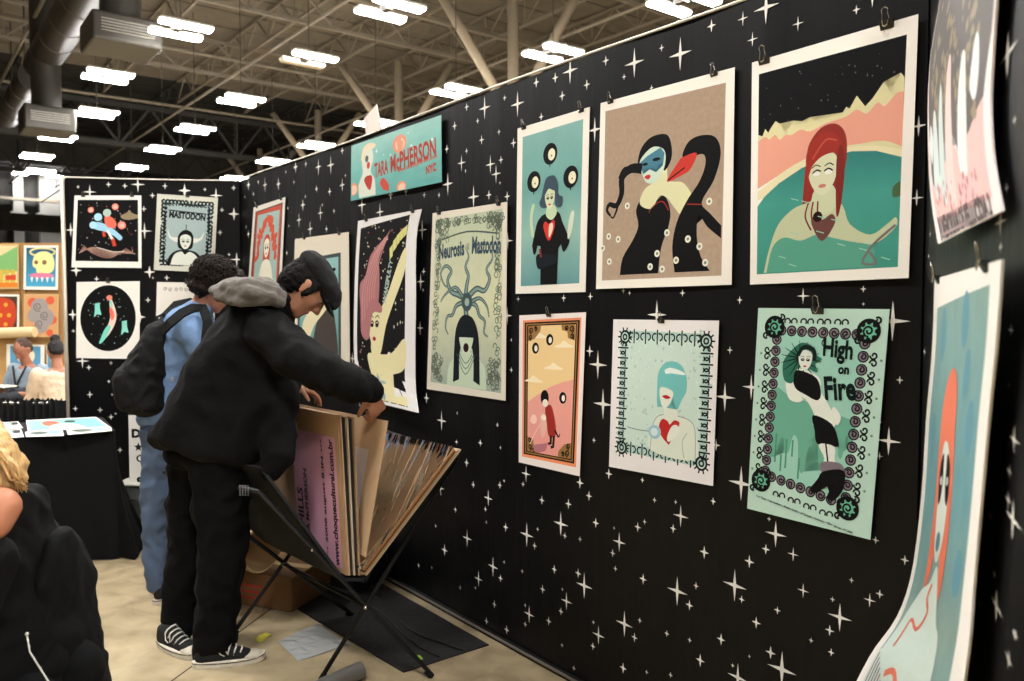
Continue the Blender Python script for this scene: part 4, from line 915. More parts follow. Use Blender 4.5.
s.text((166, 56, 44), 'TARA', .375, .555, .16, .085, rot=-3, bold=.035); s.text((166, 56, 44), 'McPHERSON', .715, .49, .47, .1, rot=-3, bold=.035)
s.text((176, 80, 64), 'www.taramcpherson.com', .76, .635, .4, .03, rot=-4, bold=.03); s.text((176, 66, 50), 'NYC', .9, .76, .1, .045, rot=-4, bold=.05)
s.specks((226, 236, 230), 8, .3, .1, .95, .4, .012, 5, True)
o = s.build('turquoise vinyl banner lettered TARA McPHERSON NYC near the top of the long wall', name='vinyl_banner', cat='banner')
o['label'] = 'turquoise vinyl name banner with pale figure, near the top of the long wall'
# grommets and cords of the banner
# ------------------------------------------------------------------ folding print rack
Zv = Vector((0, 0, 1))
fA, fB, fC, fD = Hh(232, 637, 0), Hh(320, 682, 0), Hh(432, 677, 0), Hh(352, 616, 0)
BLM = mat((24, 24, 25), rough=.35, metal=.4, spec=.6); BFAB = mat((20, 20, 22), rough=.8, bump=.2, bscale=60)
rk = empty('print_rack', (fA+fB+fC+fD)/4, 'black folding X-legged rack of mounted prints in front of the long wall', 'print rack')
axis = ((fD - fC).normalized() + (fA - fB).normalized()).normalized()
near0 = (fB+fC)/2; sideN = (fC-fB).normalized()
tb = near0 + Zv*.415 + Vector((-.03, 0, 0)); tb = Vector((W(366, 577, near0.y+.03)))       # near end of the V bottom
LENR = ((fD-fC).length + (fA-fB).length)/2
cross = tb + Vector((0, 0, -.12))
def leg(foot, top, r=.0095):
    mb = MB(); mb.m(BLM); mb.tube([foot + Zv*.008, top], r, 8); mb.m(mat((15, 15, 15), rough=.8)); mb.tube([foot, foot+(top-foot).normalized()*.035], .014, 8); mb.build('leg', rk, True, auto=1)
tops = {}
for nm, fl, fr, base_ in (('n', fB, fC, tb), ('f', fA, fD, tb + axis*LENR)):
    X = base_ + Vector((0, 0, -.12))
    tl = X + (X-fr)*1.62; tr = X + (X-fl)*2.05
    leg(fr, tl); leg(fl, tr); tops[nm] = (tl, tr, X)
    mb = MB(); mb.m(WIRE); mb.ball(X - Vector((0, .014, 0)), .009, 8); mb.ball(X + (tl-X)*.5 - Vector((0, .012, 0)), .006, 8); mb.build('bolt', rk, True)
for i, nm in ((0, 'tray_rail'), (1, 'tray_rail')):
    mb = MB(); mb.m(BLM); mb.tube([tops['n'][i], tops['f'][i]], .011, 8); mb.build(nm, rk, True)
mb = MB(); mb.m(BLM); mb.tube([tops['n'][2]+Vector((0, 0, -.0)), tops['f'][2]], .008, 8); mb.build('spreader_bar', rk, True)
# side straps / webbed tray faces
def tray(top_n, top_f, lo_n, lo_f, nm):
    mb = MB(); mb.m(BFAB); th = (top_n-lo_n).cross(axis).normalized()*.006
    a, b, c, d = top_n, lo_n, lo_f, top_f
    for q in (1, -1): mb.poly([p+th*q for p in (a, b, c, d)])
    for p, r_ in ((a, b), (b, c), (c, d), (d, a)): mb.poly([p+th, r_+th, r_-th, p-th])
    mb.build(nm, rk)
bl = tb + Vector((0, 0, -.012)); blf = bl + axis*LENR
tl, tr, X = tops['n']; tlf, trf, Xf = tops['f']
kL = bl + (tl-X)*.98; kLf = blf + (tlf-Xf)*.98
bw = Vector((W(344, 577, tb.y).x - tb.x, 0, 0))
tray(kL, kLf, bl + bw, blf + bw, 'tray_panel')
tray(bl + bw, blf + bw, bl, blf, 'tray_floor')
tray(bl + (tr-X)*.62, blf + (trf-Xf)*.62, bl, blf, 'tray_panel')
mb = MB(); mb.m(BLM); mb.bar(bl, blf, .02, .02); mb.build('bottom_bar', rk)

# mounted boards: bottom edge along the axis, standing in direction d
KRAFT = mat((176, 142, 108), rough=.65, vary=.06, bscale=6); KRAFT2 = mat((196, 166, 132), rough=.6, vary=.05, bscale=5)
BOARD = mat((206, 188, 162), rough=.55); DARKB = mat((46, 42, 40), rough=.6); ORAN = mat((196, 124, 62), rough=.6)
def sleeve_mat():
    m = bpy.data.materials.new('clear_sleeve'); m.use_nodes = True; nt = m.node_tree; nt.nodes.remove(nt.nodes['Principled BSDF'])
    tr = nt.nodes.new('ShaderNodeBsdfTransparent'); gl = nt.nodes.new('ShaderNodeBsdfGlossy'); gl.inputs['Roughness'].default_value = .09; mx = nt.nodes.new('ShaderNodeMixShader')
    fr = nt.nodes.new('ShaderNodeFresnel'); fr.inputs['IOR'].default_value = 1.5
    tc = nt.nodes.new('ShaderNodeTexCoord'); cb = nt.nodes.new('ShaderNodeCombineXYZ')
    for i_, (vec, k_) in enumerate(((axis, 15.0), (Vector((.6, 0, .8)), 2.4))):
        dp = nt.nodes.new('ShaderNodeVectorMath'); dp.operation = 'DOT_PRODUCT'; dp.inputs[1].default_value = vec; nt.links.new(tc.outputs['Object'], dp.inputs[0])
        ml = nt.nodes.new('ShaderNodeMath'); ml.operation = 'MULTIPLY'; ml.inputs[1].default_value = k_; nt.links.new(dp.outputs['Value'], ml.inputs[0]); nt.links.new(ml.outputs[0], cb.inputs[i_])
    n = nt.nodes.new('ShaderNodeTexNoise'); n.inputs['Scale'].default_value = 1.0; n.inputs['Detail'].default_value = 3; n.inputs['Distortion'].default_value = .6; bp = nt.nodes.new('ShaderNodeBump'); bp.inputs['Strength'].default_value = 1.0; bp.inputs['Distance'].default_value = .02
    nt.links.new(cb.outputs[0], n.inputs[0]); nt.links.new(n.outputs[0], bp.inputs['Height'])
    nt.links.new(bp.outputs[0], gl.inputs['Normal']); nt.links.new(bp.outputs[0], fr.inputs['Normal']); nt.links.new(fr.outputs[0], mx.inputs[0]); nt.links.new(tr.outputs[0], mx.inputs[1]); nt.links.new(gl.outputs[0], mx.inputs[2])
    nt.links.new(mx.outputs[0], nt.nodes['Material Output'].inputs[0]); return m
SLEEVE = sleeve_mat()
def board(p0, d, wd, hg, th, material, label, extra=None, group='mounted prints in the rack'):
    """p0 near bottom corner, d standing direction, extends along axis by wd"""
    n = axis.cross(d).normalized()      # face normal
    if n.x > 0: n = -n                  # front faces left, toward the visitor
    mb = MB(); mb.m(material)
    def q(a, b, c): return p0 + axis*a + d*b + n*c
    def bx(a0, b0, c0, a1, b1, c1):
        P = [q(a, b, c) for a in (a0, a1) for b in (b0, b1) for c in (c0, c1)]
        for f in ((0, 1, 3, 2), (4, 6, 7, 5), (0, 4, 5, 1), (2, 3, 7, 6), (0, 2, 6, 4), (1, 5, 7, 3)): mb.poly([P[i] for i in f])
    bx(0, 0, -th/2, wd, hg, th/2)
    o = mb.build('mounted_print'); tag(o, label, 'mounted print', group)
    if extra: extra(o, q, wd, hg, th)
    return o
def sub(o, name, material, polys):
    mb = MB(); mb.m(material)
    for p in polys: mb.poly(p)
    c = mb.build(name, o); return c
up = W(351, 414, tb.y) - W(364, 574, tb.y); HB = up.length; up.normalize()
base0 = tb + Vector((-.006, .0, .006))
labels = ['front mounted print of the upright stack, bearing the pink lettered flyer', 'second board of the upright stack, directly behind the pink flyer board',
 'third board of the upright stack in the rack, dark edged', 'fourth board of the upright stack in the rack, cream edged', 'fifth board of the upright stack in the rack, black edged', 'sixth board of the upright stack, last before the lifted board']
def pink(o, q, wd, hg, th):
    e = th/2+.0012
    # flyer with rotated lettering
    x0, x1, y0, y1 = .03, .40, .02, .555
    PK = mat((206, 152, 172), rough=.55)
    f = sub(o, 'pink_flyer', PK, [[q(x0, y0, e), q(x0, y1, e), q(x1, y1, e), q(x1, y0, e)]])
    TX = mat((44, 30, 38), rough=.6)
    for (t, a, w_, h_) in (('www.choquecultural.com.br', .062, .52, .05), ('••• 2008 august 8 IN •••', .14, .5, .026), ('TARA McPHERSON', .30, .34, .03), ('HILLS', .355, .16, .05)):
        V, Fc = text_mesh(t, .03, 0)
        mb = MB(); mb.m(TX); mb.keep = 1
        vv = [mb.bm.verts.new(q(a + Y*h_, y0+.265+X*w_ if w_ > .4 else y0+.2+X*w_, e+.0012)) for X, Y in V]
        for fc in Fc:
            try: ff = mb.bm.faces.new([vv[i] for i in fc]); ff.material_index = 0
            except ValueError: pass
        mb.build('flyer_lettering', f)
    sub(o, 'price_sticker', mat((222, 206, 140), rough=.5), [[q(.335, .535, e+.002), q(.335, .585, e+.002), q(.375, .59, e+.004), q(.375, .54, e+.002)]])
mats6 = [KRAFT, KRAFT2, DARKB, BOARD, DARKB, KRAFT]
for i in range(6):
    th = (.004, .005, .004, .005, .004, .004)[i]
    bp_ = W(348+2.5*i, 575.5, tb.y); dd_ = (W(338+3.3*i, 413.5, tb.y) - bp_).normalized()
    board(bp_ - Vector((th*.5, 0, 0)), dd_, .74-.01*(i % 3), HB*(1, 1.0, .985, .99, .975, .985)[i], th, mats6[i], labels[i], pink if i == 0 else None)
dl = W(387, 418, tb.y+.01) - W(362, 572, tb.y)
def photo(o, q, wd, hg, th):
    e = th/2+.001
    sub(o, 'backing_sheet', mat((205, 200, 196), rough=.5), [[q(.10, .14, e), q(.10, .5, e), q(.52, .5, e), q(.52, .14, e)]])
board(W(363, 575, tb.y), dl.normalized(), .74, dl.length, .004, KRAFT2, 'single kraft board lifted by the flat-capped visitor, between upright and leaning stacks', photo)
# leaning stack against the right tray
d3 = (W(465, 450, tb.y) - W(369, 578, tb.y)); h3 = d3.length; d3.normalize()
n3 = axis.cross(d3).normalized(); n3 = -n3 if n3.x > 0 else n3
def leaning(o, q, wd, hg, th):
    e = th/2
    sub(o, 'mount', mat((196, 162, 128), rough=.5), [[q(.03, .03, e+.001), q(.03, hg-.03, e+.001), q(wd-.03, hg-.03, e+.001), q(wd-.03, .03, e+.001)]])
    sub(o, 'print', mat((96, 96, 98), rough=.5), [[q(.28, .18, e+.003), q(.28, .48, e+.003), q(.62, .48, e+.003), q(.62, .18, e+.003)]])
    sub(o, 'print_margin', mat((186, 186, 184), rough=.5), [[q(.26, .16, e+.002), q(.26, .50, e+.002), q(.64, .50, e+.002), q(.64, .16, e+.002)]])
    mb = MB(); mb.m(SLEEVE)
    mb.grid(lambda u, v: q(-.004+u*(wd+.01), -.004+v*(hg+.01), e+.006+.0025*noise.noise(Vector((u*7+v*2, v*2, 2)))), 40, 30)
    mb.build('clear_sleeve', o, True)
specs = [(.000, .008, BOARD, 1.0, 'outermost pale board of the leaning stack, nearest the starry wall'), (.009, .006, KRAFT2, .985, 'second pale board of the leaning stack in the rack'),
         (.0155, .003, DARKB, .96, 'dark board inside the leaning stack in the rack'), (.022, .006, ORAN, .955, 'orange-edged board of the leaning stack in the rack'), (.029, .004, KRAFT, .955, 'front board of the leaning stack in a shiny clear sleeve')]
for j, (o_, th, m_, k_, lb) in enumerate(specs):
    ep = .0
    board(tb + n3*(o_+.002) + d3*(.004+.005*j) + Vector((0, 0, .002)), d3, .76, h3*k_*(.985), th, m_, lb, leaning if j == 4 else None)
# rolled sheet standing in the rack behind the boards, dark mouth toward the camera
mb = MB(); mb.m(KRAFT2)
rp = W(307, 413, tb.y+.30); e2 = Vector((-.10, .55, -.02)).normalized()
def rolled(name, p, d, r, ln, turns, material, label, cat, th=.002, parent=None):
    mb = MB(); mb.m(material); d = d.normalized(); a = d.cross(Zv).normalized(); b = a.cross(d).normalized(); n = int(28*turns)
    ro = [[], []]
    for k_ in range(n+1):
        t = k_/28*2*math.pi; rr = r - k_/n*.25*r*(turns > 1.01)
        for i_, x in enumerate((0, ln)): ro[i_].append((p + d*x + a*math.cos(t)*rr + b*math.sin(t)*rr, p + d*x + a*math.cos(t)*(rr-th) + b*math.sin(t)*(rr-th)))
    for k_ in range(n):
        for s_ in (0, 1): mb.poly([ro[0][k_][s_], ro[0][k_+1][s_], ro[1][k_+1][s_], ro[1][k_][s_]])
        for i_ in (0, 1): mb.poly([ro[i_][k_][0], ro[i_][k_+1][0], ro[i_][k_+1][1], ro[i_][k_][1]])
    o = mb.build(name, smooth=False)
    tag(o, label, cat); return o
rolled('rolled_print', rp, Vector((-.62, .42, -.38)), .036, .3, 1.3, KRAFT2, 'rolled kraft print standing in the rack beside the visitor\'s sleeve', 'rolled print')

# ------------------------------------------------------------------ things under and around the rack
z0 = 3.95
p = W(262, 552, 3.75)
TUBE = mat((222, 190, 146), rough=.6, vary=.05, bscale=4)
r_t = .105
pc = Hh(262, 575, 0); pc = W(263, 553, 3.9); 
o = rolled('cardboard_tube', Vector((pc.x+.02, pc.y-.05, .32)), Vector((-.88, .46, .08)), .125, .5, 1.0, TUBE, 'fat tan cardboard tube with dark open end, lying on boxes under the rack', 'tube', th=.006)
# brown carton with red printing under the tube
def carton(c, size, rot, label, name='carton', col=(126, 92, 60), red=True):
    q = Matrix.Rotation(rot, 3, 'Z'); mb = MB(); mb.m(mat(col, rough=.75, vary=.06, bscale=5)); mb.box(c, size, q, .006)
    o = mb.build(name); tag(o, label, 'box')
    mb = MB(); mb.m(mat((196, 172, 130), rough=.4)); mb.box(Vector(c)+Zv*(size[2]/2+.001), (size[0]*.99, .05, .002), q); mb.build('packing_tape', o)
    if red:
        mb = MB(); mb.m(mat((176, 50, 40), rough=.6)); f = q @ Vector((0, -1, 0)); x = q @ Vector((1, 0, 0)); cc = Vector(c) + f*(size[1]/2+.0015)
        for i in range(3): mb.bar(cc + x*(-.06-.0*i) + Zv*(.02-.03*i), cc + x*(.12-.03*i) + Zv*(.02-.03*i), .002, .010)
        mb.build('red_printing', o)
    return o
bc = W(262, 590, 4.0)
carton((bc.x+.02, 4.08, .088), (.5, .34, .17), -.35, 'brown carton with red printing under the fat cardboard tube')
dk = W(330, 590, 4.35)
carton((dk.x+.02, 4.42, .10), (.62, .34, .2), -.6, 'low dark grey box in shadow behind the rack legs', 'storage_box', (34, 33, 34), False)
# dark matting on the floor along the wall
mb = MB(); mb.m(mat((34, 33, 33), rough=.55, bump=.2, bscale=25))
q = [Hh(300, 618, 0), Hh(345, 690, 0), Hh(560, 760, 0), Hh(430, 618, 0), Hh(372, 588, 0)]
w0 = C1 + UL*0 + NL*.06
def nearwall(t, off): return C1 + UL*t + NL*off
mt = [nearwall(.9, .07), nearwall(.9, .62), nearwall(2.0, .60), nearwall(3.3, .5), nearwall(3.3, .07)]
mb.poly([Vector((a.x, a.y, .006)) for a in mt])
for a, b in zip(mt, mt[1:]+mt[:1]): mb.poly([Vector((a.x, a.y, .006)), Vector((b.x, b.y, .006)), Vector((b.x, b.y, .0005)), Vector((a.x, a.y, .0005))])
o = mb.build('floor_mat'); tag(o, 'thin dark grey floor mat along the foot of the long wall', 'mat')
for i_, (o1, wv) in enumerate(((.30, .03), (.22, .05))):
    mb = MB(); mb.m(mat((14, 14, 14), rough=.5)); pts = [nearwall(1.0+.12*k_, o1 + wv*math.sin(k_*.8+i_)) + Zv*.011 for k_ in range(20)]; mb.tube(pts, .0045, 6)
    o = mb.build('power_cable', smooth=True); tag(o, ('black cable snaking over the floor mat, farther from the wall', 'black cable snaking over the floor mat, close to the wall')[i_], 'cable')
# clear plastic bag of sheets, sticky notes, poster tube
def flat(name, pix, h, m_, label, cat, wob=.004, n=6):
    P = [Hh(a, b, h) for a, b in pix]; mb = MB(); mb.m(m_)
    def g(u, v, off=0):
        q = (P[0]*(1-u)+P[1]*u)*(1-v) + (P[3]*(1-u)+P[2]*u)*v
        return q + Zv*(off + wob*abs(noise.noise(Vector((u*3, v*3, 4)))) + wob*.6*abs(noise.noise(Vector((u*8, v*8, 1)))))
    mb.grid(lambda u, v: g(u, v), n, n); mb.grid(lambda u, v: g(u, v, -.0015), n, n)
    ed = [(i/n, 0) for i in range(n)] + [(1, i/n) for i in range(n)] + [(1-i/n, 1) for i in range(n)] + [(0, 1-i/n) for i in range(n)]
    for a, b in zip(ed, ed[1:]+ed[:1]): mb.poly([g(*a), g(*b), g(*b, -.0015), g(*a, -.0015)])
    bmesh.ops.remove_doubles(mb.bm, verts=mb.bm.verts, dist=.0001)
    o = mb.build(name, smooth=False); tag(o, label, cat); return o
BAGM = mat((196, 198, 198), rough=.25, alpha=.62, spec=.8, bump=.2, bscale=9)
flat('plastic_sleeve', [(278, 642), (318, 624), (350, 645), (298, 661)], .004, BAGM, 'crumpled clear plastic sleeve on the floor under the rack', 'plastic sleeve', .012, 10)
flat('sticky_note', [(253.5, 639), (266, 632.5), (272, 635), (260, 642.5)], .003, mat((204, 196, 78), rough=.6), 'yellow sticky note on the concrete beside the sneaker toe', 'note', .008)
flat('paper_scrap', [(415, 656), (420, 655), (423, 659), (418, 660)], .010, mat((130, 170, 60), rough=.6), 'tiny green paper scrap on the floor mat by the rack foot', 'paper scrap', .004, 3)
pt = Hh(352, 674, .028)
o = rolled('poster_tube', Vector((pt.x+.03, pt.y+.02, .036)), Vector((-.50, -.62, 0)), .034, .5, 1.0, mat((120, 118, 114), rough=.3, metal=.5), 'grey metallic poster tube on the floor at the bottom edge of the picture', 'tube', th=.004)
mb = MB(); mb.m(mat((186, 182, 176), rough=.3, metal=.5))
# ------------------------------------------------------------------ table with prints at left
TCL = mat((9, 9, 10), rough=.85, bump=.25, bscale=12, spec=.2)
TP0 = Hh(113, 430, .755); TAX = Vector((.84, .54, 0)).normalized(); TBX = Vector((-TAX.y, TAX.x, 0)); TR_ = Matrix(((TAX.x, TBX.x, 0), (TAX.y, TBX.y, 0), (0, 0, 1)))
tz0, tz1, xr, xl = 0, .66, 0, -1.7
def TL_(x, y, z): return Vector((TP0.x, TP0.y, 0)) + TAX*x + TBX*y + Vector((0, 0, z))
tab = empty('cloth_table', TL_((xl+xr)/2, (tz0+tz1)/2, 0), 'display table under a floor-length black cloth before the left booth wall', 'table')
mb = MB(); mb.m(mat((90, 84, 76), rough=.6)); mb.box(TL_((xl+xr)/2, (tz0+tz1)/2, .725), (xr-xl-.04, tz1-tz0-.04, .03), TR_); mb.build('table_top', tab)
for x in (xl+.12, xr-.15):
    for y in (tz0+.1, tz1-.1):
        mb = MB(); mb.m(mat((150, 148, 142), rough=.3, metal=.7)); mb.tube([TL_(x, y, 0), TL_(x, y, .71)], .014, 8); mb.build('leg', tab, True)
mb = MB(); mb.m(TCL)
peri = []
def rim():
    P = []; n = 60
    for i in range(n): P.append((xl+(xr-xl)*i/n, tz0, 0, -1))
    for i in range(8):
        t = i/8*math.pi/2; P.append((xr, tz0, math.sin(t), -math.cos(t)))
    for i in range(24): P.append((xr, tz0+(tz1-tz0)*i/24, 1, 0))
    for i in range(6):
        t = i/6*math.pi/2; P.append((xr, tz1, math.cos(t), math.sin(t)))
    for i in range(40): P.append((xr-(xr-xl)*i/40, tz1, 0, 1))
    for i in range(24): P.append((xl, tz1-(tz1-tz0)*i/24, -1, 0))
    return P
RM = rim(); nr_ = len(RM); rings = []
for j in range(13):
    f = j/12; row = []
    for i, (x, y, nx, ny) in enumerate(RM):
        d = .012 + f*(.035 + .03*math.sin(i*.55) + .025*math.sin(i*.23+1)); 
        if nx > .3 and ny < .3: d += f*f*.13
        z = .752 - f*.744 if f > 0 else .752
        row.append(mb.bm.verts.new(TL_(x+nx*d, y+ny*d, max(.006, z))))
    rings.append(row)
for j in range(12):
    for i in range(nr_): mb.bm.faces.new([rings[j][i], rings[j][(i+1) % nr_], rings[j+1][(i+1) % nr_], rings[j+1][i]])
mb.bm.faces.new(rings[0]); mb._mark(mb.bm.faces)
o = mb.build('tablecloth', smooth=True, auto=1); tag(o, 'plain black cloth draped over the display table at left, pooling at its right foot', 'tablecloth')
def flatprint(pix, h, label, art, paper=(226, 222, 214), th=.0):
    P = [Hh(a, b, h) for a, b in pix]
    s = Sheet([0, 1, 2, 3], lambda *a: Vector((0, 0, 0)), Vector((0, 0, 1)), off=0, paper=paper, rows=1) if False else None
    class _U: pass
    it = iter(P)
    s = Sheet([(0,), (1,), (2,), (3,)], lambda i: P[i], Vector((0, 0, 1)), off=0.001, paper=paper, rows=2)
    art(s); s.build(label, 'prints laid out on the cloth table', 'flat_print', 'print')
TEAL = (118, 182, 170)
def a1(s):
    s.poly(TEAL, [(.03, .06), (.03, .94), (.97, .94), (.97, .06)]); s.poly((190, 80, 60), [(.2, .3), (.3, .15), (.42, .3), (.4, .6), (.25, .6)], True)
    s.poly((220, 214, 190), [(.3, .6), (.45, .45), (.6, .55), (.7, .9), (.3, .9)], True); s.poly((60, 60, 60), [(.55, .2), (.66, .25), (.62, .4), (.5, .36)], True)
def a2(s):
    s.poly((30, 34, 34), [(.06, .08), (.06, .5), (.94, .5), (.94, .08)]); s.ell((150, 190, 180), .5, .32, .2, .15); s.text((40, 40, 40), 'PRINT', .5, .7, .6, .12)
def a3(s):
    s.poly((196, 196, 176), [(.05, .1), (.05, .9), (.95, .9), (.95, .1)]); s.poly((60, 80, 76), [(.1, .3), (.4, .2), (.6, .5), (.3, .7)], True); s.poly((130, 190, 180), [(.6, .2), (.9, .3), (.85, .7), (.6, .6)], True)
flatprint([(26, 420.5), (96, 417), (110, 427), (28, 432)], .755, 'largest turquoise print lying on the black display table', a1)
flatprint([(25, 432), (62, 428), (64, 436), (26, 437)], .757, 'pale leaflet at the table front, overlapping the large turquoise print', a3)
flatprint([(66, 429), (111, 427), (112, 431), (68, 435)], .757, 'turquoise and white leaflet at the right front corner of the display table', a3)
flatprint([(-6, 423), (18, 421.5), (23, 428), (-6, 431)], .755, 'black and white booklet at the left edge, rear of the display table', a2)
flatprint([(-6, 432), (21, 429), (24, 437), (-6, 439)], .757, 'black and white booklet at the left edge, front of the display table', a2)
# gathered black rail drape behind the table
mb = MB(); mb.m(mat((15, 15, 16), rough=.9, bump=.3, bscale=40)); zc = 5.72; x0, x1 = -4.6, W(62, 400, zc).x + .0
top = W(30, 399, zc).z
n = 150
mb.grid(lambda u, v: Vector((x0+(x1-x0)*u, zc + .022*math.sin(u*n*1.1)*(1 if v > .06 else .5) + .012*math.sin(u*37), top - v*(top-.01) + (.008*math.sin(u*n*1.6) if v < .05 else 0))), n*2, 6)
mb.grid(lambda u, v: Vector((x0+(x1-x0)*u, zc + .03 + .022*math.sin(u*n*1.1), top-.015 - v*(top-.02))), n*2, 4)
o = mb.build('gathered_drape', smooth=True); tag(o, 'low gathered black drape hanging behind the display table, left of the starry wall', 'drape')
mb = MB(); mb.m(WIRE); mb.tube([(x0, zc+.015, top-.03), (x1-.03, zc+.015, top-.03)], .012, 8); mb.tube([(x1-.04, zc+.015, top-.03), (x1-.04, zc+.015, 0)], .014, 8); mb.tube([(x0+.3, zc+.015, top-.03), (x0+.3, zc+.015, 0)], .014, 8)
o2 = mb.build('drape_rail', smooth=True); o2.parent = o; o2.location = o2.location - o.location

# white sign leaning between the table and the visitors, and the grey case under it
sx0, sx1 = 128.5, 176
P_ = [W(sx0, 415, 5.5), W(sx1, 415, 5.5), W(sx1, 492, 5.42), W(sx0+1.5, 492, 5.42)]
s = Sheet([(0,), (1,), (2,), (3,)], lambda i: P_[i], Vector((0, -1, 0)), off=0.002, paper=(206, 202, 194), rows=2)
s.text((24, 24, 24), 'DOG', .36, .24, .6, .2, bold=.06); star5 = [(.2+(.1 if k_ % 2 == 0 else .045)*math.sin(k_*math.pi/5), .42-(.1 if k_ % 2 == 0 else .045)*math.cos(k_*math.pi/5)/s.asp) for k_ in range(10)]
s.poly((40, 40, 40), star5); s.text((34, 34, 34), 'Open', .4, .58, .5, .2, bold=.03); s.text((24, 24, 24), 'STAR', .45, .87, .6, .22, bold=.06)
s.build('white lettered sign with a black star, half hidden behind the jeans', None, 'lettered_sign', 'sign')
cc = W(150, 510, 5.45); mb = MB(); mb.m(mat((96, 98, 94), rough=.5)); 
mb.box((W(150, 492, 5.5).x, 5.52, .14), (.36, .3, .28), None, .012); o = mb.build('equipment_case'); tag(o, 'grey case on the floor between the black tablecloth and the blue jeans', 'case')
mb = MB(); mb.m(mat((190, 188, 176), rough=.4)); mb.box((W(150, 492, 5.5).x, 5.5, .283), (.37, .31, .012), None, .004); mb.build('lid_edge', o)
mb = MB(); mb.m(WIRE); mb.tube([(W(150, 492, 5.5).x-.06, 5.345, .17), (W(150, 492, 5.5).x-.06, 5.325, .19), (W(150, 492, 5.5).x+.06, 5.325, .19), (W(150, 492, 5.5).x+.06, 5.345, .17)], .006, 6); mb.build('handle', o, True)
for v_ in (0,):
    # sign stands on the case
    pass

# ------------------------------------------------------------------ neighbouring booth
zb = 9.6
WOOD = mat((190, 152, 98), rough=.6, vary=.08, bscale=3); WOODD = mat((160, 122, 74), rough=.6)
pa, pb = W(-70, 243, zb), W(63, 244, zb)
pn = empty('display_panel', ((pa.x+pb.x)/2, zb, 0), 'tall tan wooden display panel of the neighbouring booth at far left', 'display panel')
mb = MB(); mb.m(WOOD); mb.box(((pa.x+pb.x)/2+.3, zb+.03, pa.z/2), (pb.x-pa.x+.6, .05, pa.z)); mb.build('panel_board', pn)
for px in (-34, 23.5, 60):
    mb = MB(); mb.m(WOODD); x = W(px, 243, zb).x; mb.box((x, zb-.012, pa.z/2), (.05, .035, pa.z)); mb.build('batten', pn)
for py in (243.5, 291, 337):
    mb = MB(); mb.m(WOODD); z = W(20, py, zb).z; mb.box(((pa.x+pb.x)/2+.3, zb-.008, z-.02), (pb.x-pa.x+.6, .028, .04)); mb.build('batten', pn)
def BP(px, py): return W(px, py, zb-.045)
def bsheet(px, label, fn, paper=(228, 224, 214)):
    s = Sheet(px, lambda a, b, o=0: BP(a, b) + Vector((0, -o, 0)), Vector((0, -1, 0)), off=.012, paper=paper, rows=2); fn(s); s.build(label, 'posters of the neighbouring booth')
def b1(s):
    s.poly((214, 196, 150), [(.05, .04), (.05, .96), (.95, .96), (.95, .04)]); s.poly((120, 170, 106), [(.05, .3), (.4, .25), (.8, .1), (.95, .05), (.95, .6), (.05, .75)], True)
    for k_ in range(12): s.ell((196, 166, 70), .2+(k_ % 4)*.2, .62+(k_//4)*.1, .09)
    s.poly((196, 70, 44), [(.55, .7), (.9, .68), (.9, .8), (.55, .8)]); s.poly((206, 120, 40), [(.05, .86), (.95, .86), (.95, .96), (.05, .96)])
def b2(s):
    s.poly(grad([(0, (70, 160, 196)), (1, (36, 66, 92))], 1), [(.07, .05), (.07, .93), (.93, .93), (.93, .05)])
    s.ring((214, 206, 140), .54, .15, .36, .05, 20, rv=.09)
    s.poly((232, 220, 150), [(.26, .45), (.3, .25), (.45, .15), (.7, .15), (.86, .28), (.88, .5), (.75, .62), (.4, .62), (.36, .52)], True)
    s.ell((120, 100, 60), .36, .38, .06); s.ell((120, 100, 60), .6, .38, .07)
    s.poly((206, 120, 150), [(.15, .68), (.4, .62), (.8, .64), (.85, .7), (.5, .74)], True)
    for k_ in range(5): s.poly((226, 232, 236), [(.2+k_*.15, .72), (.28+k_*.15, .72), (.24+k_*.15, .84)])
def b3(s):
    s.poly((66, 54, 40), [(.03, .05), (.03, .95), (.94, .95), (.94, .05)]); s.poly((184, 66, 40), [(.08, .45), (.15, .15), (.5, .08), (.85, .2), (.9, .6), (.7, .85), (.3, .85), (.12, .7)], True)
    for a, b in ((.3, .3), (.6, .25), (.45, .5), (.7, .5), (.25, .62), (.6, .72)): s.ell((226, 160, 60), a, b, .06)
def b4(s):
    s.poly((196, 150, 104), [(.04, .04), (.04, .96), (.96, .96), (.96, .04)])
    for a, b, r in ((.25, .2, .14), (.75, .15, .12), (.82, .6, .13), (.3, .85, .14), (.75, .9, .1)): s.ell((204, 92, 62), a, b, r)
    for a, b, r in ((.45, .3, .25), (.3, .5, .2), (.6, .55, .27), (.5, .75, .2)): s.ell((150, 142, 140), a, b, r)
    for a, b in ((.4, .3), (.6, .5), (.45, .7)): s.line((110, 104, 104), spiral(a, b, .13, 1.6, s.asp, 1), .03)
def b5(s):
    s.poly((90, 150, 186), [(.1, .06), (.1, .9), (.9, .9), (.9, .06)]); s.ell((222, 214, 190), .5, .4, .25, .3)
bsheet([(-10, 244), (19.5, 244), (19.5, 289), (-10, 289)], 'yellow and green poster at the left edge, upper row of the wooden panel', b1, (190, 160, 110))
bsheet([(24.5, 245.5), (59, 245.5), (58.5, 290), (24, 289.5)], 'blue poster with a yellow skull and halo on the wooden panel', b2)
bsheet([(-14, 294), (20, 294.5), (19.5, 336), (-14, 336)], 'red blotched poster at the left edge, lower row of the wooden panel', b3)
bsheet([(24.5, 294), (59.5, 294), (59, 337), (24, 337)], 'tan poster with grey coils and orange blots on the wooden panel', b4, (200, 160, 116))
bsheet([(7, 344), (45, 345), (45, 372), (7, 372)], 'blue poster behind the seated bearded man\'s head', b5)
bsheet([(47, 345), (60, 345), (60, 372), (47, 372)], 'pale narrow poster behind the bun-haired person', b5, (214, 206, 190))
